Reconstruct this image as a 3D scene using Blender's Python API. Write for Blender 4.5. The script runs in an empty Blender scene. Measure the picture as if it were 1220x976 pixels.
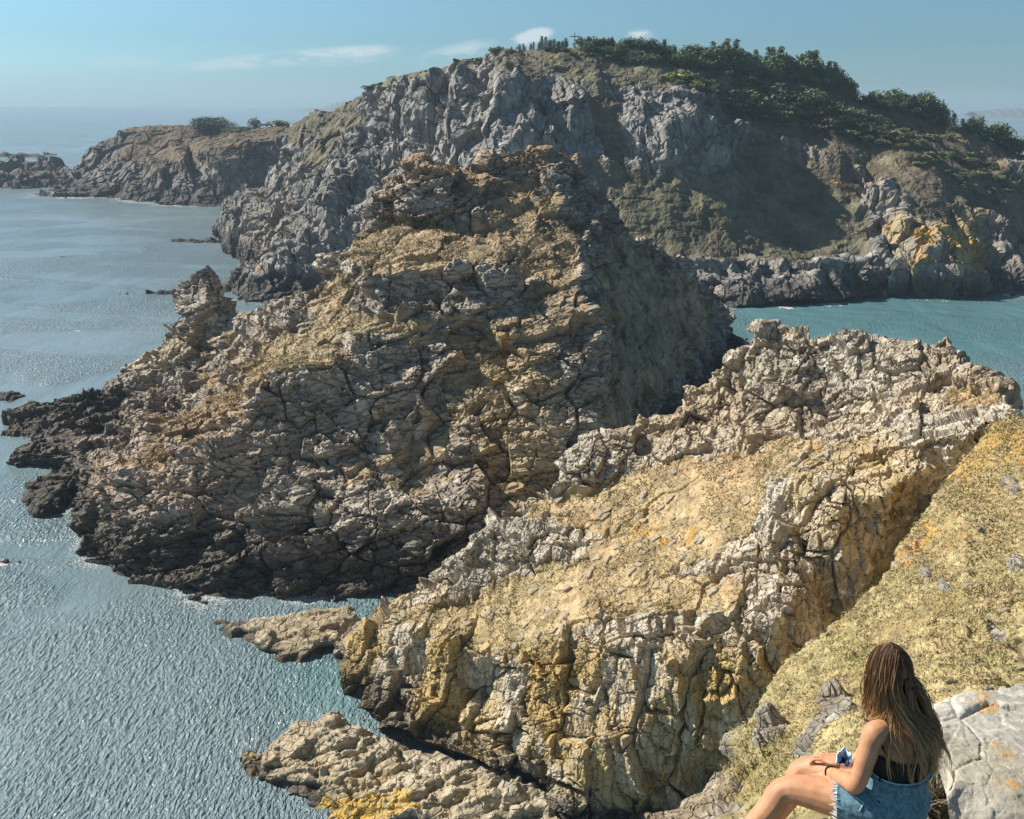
import bpy, bmesh, math, random
import numpy as np
from mathutils import Vector, Matrix, Euler, Quaternion, geometry

# ------------------------------------------------------------------ camera, sky, sun, exposure
S = bpy.context.scene
COL = S.collection
F_PX, CX, CY = 1150.0, 610.0, 488.0          # focal length and centre in photograph pixels
SEA_R = 5200.0                               # the sea ends at its horizon
PITCH = math.atan(359 / F_PX) + 40 / SEA_R
ROLL = math.radians(0.25)
CAM = Vector((0, 0, 40))
CAM_R = Matrix.Rotation(math.pi / 2 - PITCH, 3, 'X') @ Matrix.Rotation(ROLL, 3, 'Z')
cam = bpy.data.cameras.new('camera')
cam.sensor_width = 36
cam.lens = 36 * F_PX / 1220
cam.clip_start = 0.05
cam.clip_end = 120000
cam_o = bpy.data.objects.new('camera', cam)
cam_o.matrix_world = Matrix.Translation(CAM) @ CAM_R.to_4x4()
COL.objects.link(cam_o)
S.camera = cam_o

SUN_AZ, SUN_EL = math.radians(-67), math.radians(38)     # azimuth from +Y, negative = to the left
SUN_DIR = Vector((math.sin(SUN_AZ) * math.cos(SUN_EL), math.cos(SUN_AZ) * math.cos(SUN_EL), math.sin(SUN_EL)))
SKY_TINT = (3.4, 5.4, 6.6)                            # the cool cast of the air in the photograph
W = bpy.data.worlds.new('World')
S.world = W
W.use_nodes = True
wn, wl = W.node_tree.nodes, W.node_tree.links
wn.clear()
w_out = wn.new('ShaderNodeOutputWorld')
w_bg = wn.new('ShaderNodeBackground')
w_sky = wn.new('ShaderNodeTexSky')
w_sky.sky_type = 'NISHITA'
w_sky.sun_disc = False
w_sky.sun_elevation = SUN_EL
w_sky.sun_rotation = SUN_AZ
w_sky.altitude = 40
w_sky.air_density = 1.0
w_sky.dust_density = 0.3
w_sky.ozone_density = 4.0
w_bg.inputs['Strength'].default_value = 0.115
# thin streak of cloud low at the left and small puffs behind the summit, at their bearings
w_tc = wn.new('ShaderNodeTexCoord')
def w_math(op, a, b=None):
    t = wn.new('ShaderNodeMath'); t.operation = op
    for i, v in enumerate((a, b)):
        if isinstance(v, bpy.types.NodeSocket): wl.new(v, t.inputs[i])
        elif v is not None: t.inputs[i].default_value = v
    return t.outputs[0]
w_map = wn.new('ShaderNodeMapping')
w_map.inputs['Scale'].default_value = (22.0, 22.0, 70.0)
w_noise = wn.new('ShaderNodeTexNoise')
w_noise.inputs['Scale'].default_value = 1.0
w_noise.inputs['Detail'].default_value = 6.0
w_noise.inputs['Roughness'].default_value = 0.6
wl.new(w_tc.outputs['Generated'], w_map.inputs['Vector'])
wl.new(w_map.outputs[0], w_noise.inputs['Vector'])
w_sep = wn.new('ShaderNodeSeparateXYZ')
wl.new(w_tc.outputs['Generated'], w_sep.inputs[0])
def w_band(px, py, rx, ry, tilt=0.0):
    d = (CAM_R @ Vector(((px - CX) / F_PX, -(py - CY) / F_PX, -1.0))).normalized()
    dx = w_math('SUBTRACT', w_sep.outputs['X'], d.x)
    u = w_math('MULTIPLY', dx, F_PX / rx)
    v = w_math('SUBTRACT', w_math('SUBTRACT', w_sep.outputs['Z'], d.z), w_math('MULTIPLY', dx, tilt))
    v = w_math('MULTIPLY', v, F_PX / ry)
    q = w_math('ADD', w_math('MULTIPLY', u, u), w_math('MULTIPLY', v, v))
    return w_math('MAXIMUM', w_math('SUBTRACT', 1.0, q), 0.0)
w_sum = None
for args, amt in (((340, 70, 130, 9, .1), .8), ((150, 74, 40, 7), .4), ((420, 66, 60, 12, .1), .5), ((632, 45, 28, 10, .25), 1.6), ((762, 42, 18, 8), 1.3), ((550, 62, 60, 12, .2), .6)):
    t = w_math('MULTIPLY', w_band(*args), amt)
    w_sum = t if w_sum is None else w_math('ADD', w_sum, t)
w_nr = wn.new('ShaderNodeMapRange'); w_nr.interpolation_type = 'SMOOTHSTEP'
w_nr.inputs['From Min'].default_value = 0.36; w_nr.inputs['From Max'].default_value = 0.62
wl.new(w_noise.outputs['Fac'], w_nr.inputs['Value'])
w_cl = w_math('MINIMUM', w_math('MULTIPLY', w_sum, w_nr.outputs[0]), 0.85)
w_mix = wn.new('ShaderNodeMix'); w_mix.data_type = 'RGBA'
w_mix.inputs['B'].default_value = (3.5, 4.0, 4.3, 1)
w_n1 = wn.new('ShaderNodeVectorMath'); w_n1.operation = 'SCALE'; w_n1.inputs['Scale'].default_value = 0.1
w_gam = wn.new('ShaderNodeGamma'); w_gam.inputs['Gamma'].default_value = 1.55
w_n2 = wn.new('ShaderNodeVectorMath'); w_n2.operation = 'MULTIPLY'; w_n2.inputs[1].default_value = SKY_TINT
w_hsv = wn.new('ShaderNodeHueSaturation'); w_hsv.inputs['Saturation'].default_value = 0.4
wl.new(w_sky.outputs[0], w_hsv.inputs['Color'])
wl.new(w_hsv.outputs[0], w_n1.inputs[0]); wl.new(w_n1.outputs[0], w_gam.inputs['Color'])
wl.new(w_gam.outputs[0], w_n2.inputs[0]); wl.new(w_n2.outputs[0], w_mix.inputs['A'])
wl.new(w_cl, w_mix.inputs['Factor'])
wl.new(w_mix.outputs['Result'], w_bg.inputs['Color'])
wl.new(w_bg.outputs[0], w_out.inputs['Surface'])

sun = bpy.data.lights.new('sun', 'SUN')
sun.energy = 4.6
sun.angle = math.radians(0.5)
sun.color = (1.0, 0.93, 0.82)
sun_o = bpy.data.objects.new('sun', sun)
sun_o.rotation_euler = SUN_DIR.to_track_quat('Z', 'Y').to_euler()
COL.objects.link(sun_o)

vs = S.view_settings
vs.view_transform = 'Standard'
vs.look = 'None'
vs.gamma = 1.0
vs.use_curve_mapping = False
vs.exposure = 0.76

# ------------------------------------------------------------------ helpers
def P(px, py, Y=0.0, z=0.0):
    """Point of the place that the photograph shows at (px, py): at forward distance Y, or at height z when Y is 0."""
    d = CAM_R @ Vector(((px - CX) / F_PX, -(py - CY) / F_PX, -1.0))
    if Y:
        Y *= 1 - min(Y / SEA_R, .2)
    t = (z - CAM.z) / d.z if not Y else Y / d.y
    return CAM + d * t

def hash3(ix, iy, iz, seed):
    h = (ix.astype(np.uint32) * np.uint32(374761393) + iy.astype(np.uint32) * np.uint32(668265263)
         + iz.astype(np.uint32) * np.uint32(2246822519) + np.uint32((seed * 3266489917 + 12345) & 0xffffffff))
    h ^= h >> np.uint32(15); h *= np.uint32(2246822519)
    h ^= h >> np.uint32(13); h *= np.uint32(3266489917)
    h ^= h >> np.uint32(16)
    return h.astype(np.float32) / np.float32(4294967296.0)

def vnoise(p, seed):
    f = np.floor(p); i = f.astype(np.int64); u = (p - f).astype(np.float32)
    u = u * u * u * (u * (u * 6 - 15) + 10)
    out = np.zeros(len(p), np.float32)
    for dx in (0, 1):
        wx = u[:, 0] if dx else 1 - u[:, 0]
        for dy in (0, 1):
            wy = u[:, 1] if dy else 1 - u[:, 1]
            for dz in (0, 1):
                wz = u[:, 2] if dz else 1 - u[:, 2]
                out += wx * wy * wz * hash3(i[:, 0] + dx, i[:, 1] + dy, i[:, 2] + dz, seed)
    return out * 2 - 1

ROT = np.array([[0.8, 0.6, 0], [-0.48, 0.64, 0.6], [0.36, -0.48, 0.8]])
def fbm(p, seed, octaves=4, gain=0.5, ridged=False):
    out = np.zeros(len(p), np.float32); a = 1.0; s = 0.0; q = p
    for o in range(octaves):
        v = vnoise(q, seed + o * 17)
        if ridged:
            v = 1 - 2 * np.abs(v)
        out += a * v; s += a; a *= gain
        q = (q @ ROT.T) * 2.03 + 3.7
    return out / s

def worley(p, seed, jit=0.75, mx=.8):
    """Nearest cell of a jittered lattice: (gap to the second nearest, random number of the cell, tilted-facet height)."""
    b = np.floor(p - 0.5).astype(np.int64)
    n = len(p)
    f1 = np.full(n, 9, np.float32); f2 = np.full(n, 9, np.float32); r = np.zeros(n, np.float32); tl = np.zeros(n, np.float32)
    for dx in (0, 1):
        for dy in (0, 1):
            for dz in (0, 1):
                cx, cy, cz = b[:, 0] + dx, b[:, 1] + dy, b[:, 2] + dz
                h1 = hash3(cx, cy, cz, seed); h2 = hash3(cx, cy, cz, seed + 101); h3 = hash3(cx, cy, cz, seed + 202)
                ex = (p[:, 0] - cx - .5 - (h1 - .5) * jit).astype(np.float32)
                ey = (p[:, 1] - cy - .5 - (h2 - .5) * jit).astype(np.float32)
                ez = (p[:, 2] - cz - .5 - (h3 - .5) * jit).astype(np.float32)
                d = np.maximum(np.maximum(np.abs(ex), np.abs(ey)), np.abs(ez)) * mx + (1 - mx) * np.sqrt(ex * ex + ey * ey + ez * ez)
                m = d < f1
                f2 = np.where(m, f1, np.minimum(f2, d))
                g1 = hash3(cx, cy, cz, seed + 303); g2 = hash3(cx, cy, cz, seed + 404)
                r = np.where(m, g1, r)
                tl = np.where(m, ex * (g1 * 7 % 1 - .5) + ey * (g2 - .5) + ez * (g2 * 7 % 1 - .5), tl)
                f1 = np.where(m, d, f1)
    return f2 - f1, r, tl

def sstep(a, b, x):
    t = np.clip((x - a) / (b - a), 0, 1)
    return t * t * (3 - 2 * t)

def vnormals(V, T):
    fn = np.cross(V[T[:, 1]] - V[T[:, 0]], V[T[:, 2]] - V[T[:, 0]])
    n = np.stack([sum(np.bincount(T[:, k], fn[:, c], len(V)) for k in range(3)) for c in range(3)], 1)
    return n / np.maximum(np.linalg.norm(n, axis=1, keepdims=True), 1e-9)

def edges_of(T):
    e = np.concatenate([T[:, [0, 1]], T[:, [1, 2]], T[:, [2, 0]]])
    e.sort(axis=1)
    return e

def smooth(X, T, it, lam=0.5, fixed=None):
    e = edges_of(T)
    e = np.unique(e[:, 0] * np.int64(len(X)) + e[:, 1])
    a, b = e // len(X), e % len(X)
    deg = np.bincount(a, minlength=len(X)) + np.bincount(b, minlength=len(X))
    for _ in range(it):
        s = np.stack([np.bincount(a, X[b, c], len(X)) + np.bincount(b, X[a, c], len(X)) for c in range(X.shape[1])], 1)
        Y = X + lam * (s / np.maximum(deg, 1)[:, None] - X)
        if fixed is not None:
            Y[fixed] = X[fixed]
        X = Y
    return X

CAMV = np.array(CAM)
def refine(V, T, A, px, passes=14, hid=None):
    """Split edges longer than px photograph pixels (as far away as they are) until none is left; A rides along."""
    for _ in range(passes):
        N = len(V)
        e = edges_of(T)
        key, inv = np.unique(e[:, 0] * np.int64(N) + e[:, 1], return_inverse=True)
        inv = inv.reshape(-1)
        a, b = key // N, key % N
        mid = (V[a] + V[b]) / 2
        L = np.linalg.norm(V[a] - V[b], axis=1)
        thr = np.linalg.norm(mid - CAMV, axis=1) * px / F_PX
        if hid is not None:
            thr = thr * (1 + 11 * (A[a, hid] + A[b, hid]) / 2)
        m = L > thr
        if not m.any():
            break
        idx = np.full(len(key), -1, np.int64)
        idx[m] = N + np.arange(m.sum())
        V = np.concatenate([V, mid[m]]); A = np.concatenate([A, ((A[a] + A[b]) / 2)[m]])
        n = len(T)
        M = np.stack([idx[inv[:n]], idx[inv[n:2 * n]], idx[inv[2 * n:]]], 1)     # midpoints of 01, 12, 20
        c = (M >= 0).sum(1)
        out = [T[c == 0]]
        t, q = T[c == 3], M[c == 3]
        out += [np.stack([t[:, 0], q[:, 0], q[:, 2]], 1), np.stack([q[:, 0], t[:, 1], q[:, 1]], 1),
                np.stack([q[:, 2], q[:, 1], t[:, 2]], 1), q]
        for k in range(3):
            k1, k2 = (k + 1) % 3, (k + 2) % 3
            s = (c == 1) & (M[:, k] >= 0)
            t, q = T[s], M[s]
            out += [np.stack([t[:, k], q[:, k], t[:, k2]], 1), np.stack([q[:, k], t[:, k1], t[:, k2]], 1)]
            s = (c == 2) & (M[:, k] < 0)
            t, q = T[s], M[s]
            out += [np.stack([q[:, k1], t[:, k2], q[:, k2]], 1), np.stack([t[:, k], t[:, k1], q[:, k1]], 1),
                    np.stack([t[:, k], q[:, k1], q[:, k2]], 1)]
        T = np.concatenate(out)
    return V, T, A

def link_mesh(name, V, T, mat=None, parent=None, attr=None, smooth_shade=False):
    me = bpy.data.meshes.new(name)
    V = np.asarray(V, np.float32); T = np.asarray(T, np.int32)
    me.vertices.add(len(V)); me.vertices.foreach_set('co', V.ravel())
    me.loops.add(T.size); me.loops.foreach_set('vertex_index', T.ravel())
    me.polygons.add(len(T))
    me.polygons.foreach_set('loop_start', np.arange(0, T.size, T.shape[1], dtype=np.int32))
    me.polygons.foreach_set('loop_total', np.full(len(T), T.shape[1], np.int32))
    if attr is not None:
        for an, arr in attr.items():
            ca = me.color_attributes.new(an, 'FLOAT_COLOR', 'POINT')
            ca.data.foreach_set('color', np.asarray(arr, np.float32).ravel())
    me.update(calc_edges=True)
    me.polygons.foreach_set('use_smooth', np.full(len(T), smooth_shade, bool))
    if mat:
        me.materials.append(mat)
    o = bpy.data.objects.new(name, me)
    COL.objects.link(o)
    if parent:
        o.parent = parent
    return o

def tag(o, label, cat, group=None):
    o['label'] = label; o['category'] = cat
    if group:
        o['group'] = group
    return o

def empty(name, loc=(0, 0, 0), rot=(0, 0, 0), scale=1.0):
    o = bpy.data.objects.new(name, None)
    o.location = loc; o.rotation_euler = rot; o.scale = (scale,) * 3
    o.empty_display_size = 0.1
    COL.objects.link(o)
    return o

# ------------------------------------------------------------------ materials
class NT:
    def __init__(s, name):
        s.m = bpy.data.materials.new(name); s.m.use_nodes = True
        s.n, s.l = s.m.node_tree.nodes, s.m.node_tree.links
        s.n.clear()
        s.out = s.n.new('ShaderNodeOutputMaterial')
        s.bsdf = s.n.new('ShaderNodeBsdfPrincipled')
        s.l.new(s.bsdf.outputs[0], s.out.inputs['Surface'])
        s.pos = None
    def set(s, node, key, v):
        if isinstance(v, bpy.types.NodeSocket):
            s.l.new(v, node.inputs[key])
        elif v is not None:
            node.inputs[key].default_value = v
    def coord(s, scale=(1, 1, 1), rot=(0, 0, 0), loc=(0, 0, 0)):
        if s.pos is None:
            s.pos = s.n.new('ShaderNodeTexCoord').outputs['Object']
        mp = s.n.new('ShaderNodeMapping')
        mp.inputs['Scale'].default_value = scale; mp.inputs['Rotation'].default_value = rot
        mp.inputs['Location'].default_value = loc
        s.l.new(s.pos, mp.inputs[0])
        return mp.outputs[0]
    def noise(s, vec, scale=1.0, detail=4, rough=0.55, dist=0.0):
        t = s.n.new('ShaderNodeTexNoise')
        s.set(t, 'Vector', vec); t.inputs['Scale'].default_value = scale
        t.inputs['Detail'].default_value = detail; t.inputs['Roughness'].default_value = rough
        t.inputs['Distortion'].default_value = dist
        return t.outputs['Fac']
    def rng(s, v, a, b, c=0.0, d=1.0):
        t = s.n.new('ShaderNodeMapRange'); t.interpolation_type = 'SMOOTHSTEP'
        s.set(t, 'Value', v); t.inputs['From Min'].default_value = a; t.inputs['From Max'].default_value = b
        t.inputs['To Min'].default_value = c; t.inputs['To Max'].default_value = d
        return t.outputs[0]
    def math(s, op, a, b=None):
        t = s.n.new('ShaderNodeMath'); t.operation = op
        s.set(t, 0, a); s.set(t, 1, b)
        return t.outputs[0]
    def mix(s, f, a, b):
        t = s.n.new('ShaderNodeMix'); t.data_type = 'RGBA'
        s.set(t, 'Factor', f)
        for k, v in (('A', a), ('B', b)):
            s.set(t, k, (*v, 1) if isinstance(v, tuple) and len(v) == 3 else v)
        return t.outputs['Result']
    def attr(s, name):
        t = s.n.new('ShaderNodeAttribute'); t.attribute_name = name
        sp = s.n.new('ShaderNodeSeparateColor'); s.l.new(t.outputs['Color'], sp.inputs[0])
        return sp.outputs
    def bump(s, h, strength=0.5, dist=0.1):
        t = s.n.new('ShaderNodeBump')
        t.inputs['Strength'].default_value = strength; t.inputs['Distance'].default_value = dist
        s.set(t, 'Height', h); s.l.new(t.outputs[0], s.bsdf.inputs['Normal'])

def rock_mat(name, unit, dark, mid, light, warm, black_z=2.0, grass=((.30, .24, .12), (.20, .17, .07)), green=(.09, .12, .035), stretch=(1, 1, .45), crack_amt=.75, crust=(.50, .27, .045)):
    """unit = size in metres of the smallest grain that shows. Attribute mask: R grass, G orange lichen, B green, A ochre stain."""
    k = NT(name)
    v = k.coord(stretch)
    n1 = k.noise(v, .11 / unit, 6, .65, .4)
    n2 = k.noise(k.coord(), .7 / unit, 3, .6)
    n3 = k.noise(k.coord(loc=(7, 3, 1)), .03 / unit, 5, .6, .6)
    a = k.n.new('ShaderNodeAttribute'); a.attribute_name = 'mask'
    sp = k.n.new('ShaderNodeSeparateColor'); k.l.new(a.outputs['Color'], sp.inputs[0])
    c = k.mix(k.rng(n1, .34, .66), dark, mid)
    c = k.mix(k.rng(n2, .5, .72), c, light)
    c = k.mix(k.math('MULTIPLY', k.rng(n3, .45, .68), .55), c, warm)
    c = k.mix(k.math('MULTIPLY', a.outputs['Alpha'], k.rng(n1, .66, .42)), c, (.43, .31, .13))
    # black tidal band
    gz = k.n.new('ShaderNodeNewGeometry'); sz = k.n.new('ShaderNodeSeparateXYZ'); k.l.new(gz.outputs['Position'], sz.inputs[0])
    zz = k.math('ADD', sz.outputs['Z'], k.math('MULTIPLY', n1, -black_z))
    c = k.mix(k.rng(zz, black_z * .55, -.1 * black_z, 0, .8), c, (.045, .04, .035))
    # vegetation
    gcol = k.mix(k.rng(n2, .38, .62), grass[1], grass[0])
    gcol = k.mix(k.math('MULTIPLY', sp.outputs[2], k.rng(n1, .62, .42)), gcol, green)
    n4 = k.noise(k.coord(loc=(2, 9, 4)), .32 / unit, 6, .7)
    gcol = k.mix(k.math('MULTIPLY', k.rng(n3, .48, .60), .55), gcol, tuple(x * y for x, y in zip(grass[1], (1.0, .82, .8))))
    gcol = k.mix(k.math('MULTIPLY', k.rng(n3, .47, .36), .4), gcol, tuple((x + y) * .62 for x, y in zip(grass[1], green)))
    gcol = k.mix(k.math('MULTIPLY', k.rng(n4, .46, .62), .8), gcol, tuple(x * .55 for x in grass[1]))
    gcol = k.mix(k.math('MULTIPLY', k.rng(n4, .44, .34), .7), gcol, tuple(min(x * 1.25, .75) for x in grass[0]))
    gm = k.rng(k.math('ADD', sp.outputs[0], k.math('MULTIPLY', k.math('SUBTRACT', n4, .5), 1.5)), .42, .56)
    c = k.mix(gm, c, gcol)
    n5 = k.noise(k.coord(loc=(4, 4, 8)), 1.3 / unit, 4, .7)
    om = k.rng(k.math('ADD', k.math('ADD', k.math('MULTIPLY', sp.outputs[1], .72), k.math('MULTIPLY', k.math('SUBTRACT', n5, .5), 2.0)), k.math('ADD', k.math('MULTIPLY', k.math('SUBTRACT', n4, .5), 2.2), k.math('MULTIPLY', k.math('SUBTRACT', n2, .5), 1.4))), .52, .74)
    c = k.mix(k.math('MULTIPLY', om, .75), c, crust)
    k.set(k.bsdf, 'Base Color', c)
    k.bsdf.inputs['Roughness'].default_value = .85
    k.bsdf.inputs['Specular IOR Level'].default_value = .25
    vo = k.n.new('ShaderNodeTexVoronoi'); vo.feature = 'DISTANCE_TO_EDGE'; vo.inputs['Scale'].default_value = .9 / unit
    wv = k.n.new('ShaderNodeVectorMath'); wv.operation = 'ADD'
    nv = k.n.new('ShaderNodeTexNoise'); nv.inputs['Scale'].default_value = .5 / unit; nv.inputs['Detail'].default_value = 2
    k.l.new(k.coord(), nv.inputs['Vector'])
    sc = k.n.new('ShaderNodeVectorMath'); sc.operation = 'SCALE'; sc.inputs['Scale'].default_value = unit * .9
    k.l.new(nv.outputs['Color'], sc.inputs[0]); k.l.new(sc.outputs[0], wv.inputs[1]); k.l.new(k.coord(stretch), wv.inputs[0])
    k.l.new(wv.outputs[0], vo.inputs['Vector'])
    crack = k.math('MULTIPLY', k.rng(vo.outputs['Distance'], 0, .09), k.math('MULTIPLY', k.math('SUBTRACT', 1.1, gm), crack_amt))
    k.bump(k.math('ADD', k.math('ADD', k.math('MULTIPLY', n2, .5), k.math('MULTIPLY', n4, k.math('ADD', .35, gm))), crack), .75, unit * .6)
    return k.m
# ------------------------------------------------------------------ landforms
def rotm(x=0, y=0, z=0):
    return np.array(Euler((math.radians(x), math.radians(y), math.radians(z))).to_matrix())

def seg_dist(q, pts):
    d = np.full(len(q), 1e9)
    pts = np.array(pts, float)
    if len(pts) == 1:
        return np.linalg.norm(q - pts[0], axis=1)
    for a, b in zip(pts[:-1], pts[1:]):
        ab = b - a
        t = np.clip(((q - a) @ ab) / max(ab @ ab, 1e-9), 0, 1)
        d = np.minimum(d, np.linalg.norm(q - (a + t[:, None] * ab), axis=1))
    return d

def landform(name, outline, inner, layers, strokes=(), px=2.6, coarse=26, sm=2, skirt=((4, -3), (26, None)),
             mat=None, up_grass=0.0, up_lo=.72, veg_amp=.25, kind='structure', nsm=3, deep=-2.0, veg_z=(0, .01), nb=0):
    """A piece of rocky ground: surveyed points (as sighted in the photograph, at their distances) are joined into a
    coarse surface, rounded, refined, and broken up into joints, blocks and ledges in world space."""
    pts = list(outline) + list(inner)
    n = len(outline)
    W3 = []
    for q in pts:
        w = P(q[0], q[1], q[2])
        if q[2] == 0:
            w.z = deep
        W3.append(w)
    co2 = [Vector((q[0], q[1])) for q in pts]
    edges = [(i, (i + 1) % n) for i in range(n)]
    r = geometry.delaunay_2d_cdt(co2, edges, [], 1, 1e-4)
    vco, tri, orig = r[0], r[2], r[3]
    V, UV = [], []
    for k, o in enumerate(orig):
        if o:
            V.append(W3[o[0]]); UV.append(pts[o[0]][:2])
        else:                                   # a crossing made by the triangulation
            V.append(min(W3, key=lambda w: (w - P(vco[k][0], vco[k][1], 50)).length)); UV.append(tuple(vco[k]))
    T = []
    for f in tri:
        f = list(f)
        a, b, c = (vco[i] for i in f[:3])
        if (b - a).cross(c - a) > 0:            # image y runs down: turn the face towards the viewer
            f = [f[0], f[2], f[1]]
        T.append(f)
    back = {}
    where = {o[0]: k for k, o in enumerate(orig) if o}
    V = [np.array(v) for v in V]
    A = [[u[0], u[1], 0.0] for u in UV]
    prev_ring = [where.get(i) for i in range(n)]
    flags = [q[3] if len(q) > 3 else '' for q in outline]
    for dist, dz in skirt:
        ring = []
        for i in range(n):
            if flags[i] != 'b' or prev_ring[i] is None:
                ring.append(None); continue
            p = V[where[i]]
            away = np.array([p[0] - CAM.x, p[1] - CAM.y, 0.0]); away /= np.linalg.norm(away)
            q = p + away * dist
            q[2] = min(p[2], -3.0) if dz is None else p[2] + dz
            V.append(q); A.append([UV[where[i]][0], UV[where[i]][1], 1.0]); ring.append(len(V) - 1)
        for i in range(n):
            j = (i + 1) % n
            if None in (ring[i], ring[j], prev_ring[i], prev_ring[j]):
                continue
            T.append([prev_ring[i], prev_ring[j], ring[j]]); T.append([prev_ring[i], ring[j], ring[i]])
        prev_ring = ring
    V = np.array(V, float); A = np.array(A, float); T = np.array(T, np.int64)
    A[:, 2] = np.maximum(A[:, 2], np.clip(np.maximum.reduce([-A[:, 0] / 60, (A[:, 0] - 1220) / 60, (A[:, 1] - 976) / 40]), 0, 1))
    # orient skirts like the front: check with the shared edges
    V, T, A = refine(V, T, A, coarse, hid=2)
    e = edges_of(T)
    key, cnt = np.unique(e[:, 0] * np.int64(len(V)) + e[:, 1], return_counts=True)
    bd = np.zeros(len(V), bool); bk = key[cnt == 1]; bd[bk // len(V)] = True; bd[bk % len(V)] = True
    V = smooth(V, T, sm, .5, bd)
    V, T, A = refine(V, T, A, px, hid=2)
    N = vnormals(V, T)
    N = smooth(N, T, 12, .6); N /= np.maximum(np.linalg.norm(N, axis=1, keepdims=True), 1e-9)
    uvn = A[:, :2].copy()
    wob = np.stack([fbm(V / (np.linalg.norm(V - CAMV, axis=1)[:, None] * .02), 5, 3), fbm(V / (np.linalg.norm(V - CAMV, axis=1)[:, None] * .02), 6, 3)], 1) * 14
    mask = np.zeros((len(V), 4), np.float32)
    rough = np.ones(len(V), np.float32)
    up = sstep(up_lo - .12, up_lo + .12, N[:, 2])
    mask[:, 0] = up * up_grass
    for ch, amt, wid, line in strokes:
        d = seg_dist(uvn + wob * min(1, wid / 30), line)
        m = amt * sstep(wid, wid * .45, d)
        if ch == 'rough':
            rough *= 1 + m
        else:
            c = 'RGBA'.index(ch)
            if amt < 0:
                mask[:, c] = np.clip(mask[:, c] + m, 0, 1)
            else:
                mask[:, c] = np.maximum(mask[:, c], m)
    mask[:, 0] *= sstep(veg_z[0], veg_z[1], V[:, 2] + 2 * fbm(V / 6, 3, 2))        # nothing grows where the spray falls
    rocky = (1 - mask[:, 0] * (1 - veg_amp)) * rough
    H = np.zeros(len(V), np.float32); HB = np.zeros(len(V), np.float32)
    D = np.zeros((len(V), 3))
    for L in layers:
        t, cell, amp = L[0], np.array(L[1], float), L[2]
        R = L[4] if len(L) > 4 and L[4] is not None else np.eye(3)
        q = (V @ R.T) / cell
        if t in ('block', 'strata'):
            q = q + np.stack([fbm(q * .45, 31, 2), fbm(q * .45, 32, 2), fbm(q * .45, 33, 2)], 1) * (.17 if t == 'block' else .6)
        if t == 'block':
            g, r1, tl = worley(q, L[3])
            HB += amp * ((r1 - .5) * 1.1 + tl * (L[5] if len(L) > 5 else 2.6) - .8 * (1 - sstep(0, .055, g)) * sstep(.15, .5, r1 * 5 % 1)) * rocky
        elif t == 'strata':
            k = np.floor(q[:, 2]); fr = q[:, 2] - k
            h = hash3(k.astype(np.int64), (np.floor(q[:, 0] * .5)).astype(np.int64), (np.floor(q[:, 1] * .5)).astype(np.int64), L[3])
            HB += amp * ((h - .5) * 1.4 - .7 * sstep(.8, 1, fr) + .3 * fr) * rocky
        elif t == 'ridge':
            H += amp * fbm(q, L[3], 4, .5, True) * rocky
        elif t == 'fbm':
            H += amp * fbm(q, L[3], 4) * rocky
        elif t == 'rlump':
            H += amp * fbm(q, L[3], 3, .6, True) * (.3 + .7 * mask[:, 0])
        elif t == 'lump':                        # roughness of vegetated ground
            H += amp * fbm(q, L[3], 4, .6) * (.25 + .75 * mask[:, 0])
    if nb:
        HB = smooth(HB[:, None], T, nb, .5)[:, 0]
    V = V + N * (H + HB)[:, None]
    attr = {'mask': mask}
    o = link_mesh(name, V, T, mat, None, attr)
    if kind:
        o['kind'] = kind
    TOTAL.append(len(T)); print(name, len(V), len(T), sum(TOTAL))
    LAND[name] = (o, V, T, A, N, mask)
    return o
LAND = {}; TOTAL = []
import time as _t; _t0 = _t.time()

# ---- far headland
TREES_LINE = []
F_out = [(345,150,330,'b'),(372,140,322,'b'),(400,129,315,'b'),(432,110,310,'b'),(460,95,308,'b'),(490,88,310,'b'),(520,82,312,'b'),(552,74,314,'b'),(585,66,318,'b'),
 (610,62,320,'b'),(640,57,320,'b'),(690,54,322,'b'),(740,60,326,'b'),(800,70,332,'b'),(850,76,336,'b'),(900,84,340,'b'),(950,92,342,'b'),(1000,104,342,'b'),(1020,112,342,'b'),
 (1035,120,340,'b'),(1070,124,338,'b'),(1110,136,334,'b'),(1140,150,332,'b'),(1170,162,330,'b'),(1200,176,328,'b'),(1240,200,325,'b'),(1290,230,320,'b'),(1330,280,300,'b'),
 (1340,330,0,'s'),(1290,338,0),(1240,342,0),(1212,346,0),(1200,357,0),(1180,358,0),(1140,357,0),(1100,352,0),(1085,352,0),(1066,348,0),(1050,346,0),(1030,352,0),(1000,357,0),(960,360,0),(910,363,0),(860,366,0),
 (800,372,0),(720,378,0),(600,385,0),(500,380,0),(420,368,0),(370,357,0),(320,361,0),(300,360,0),(276,352,0),(272,340,0),(284,325,0),(300,312,0),(285,298,0),(262,292,0),(258,275,0),
 (270,255,300,'b'),(300,226,310,'b'),(326,236,312,'b'),(330,212,320,'b'),(346,185,326,'b')]
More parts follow.
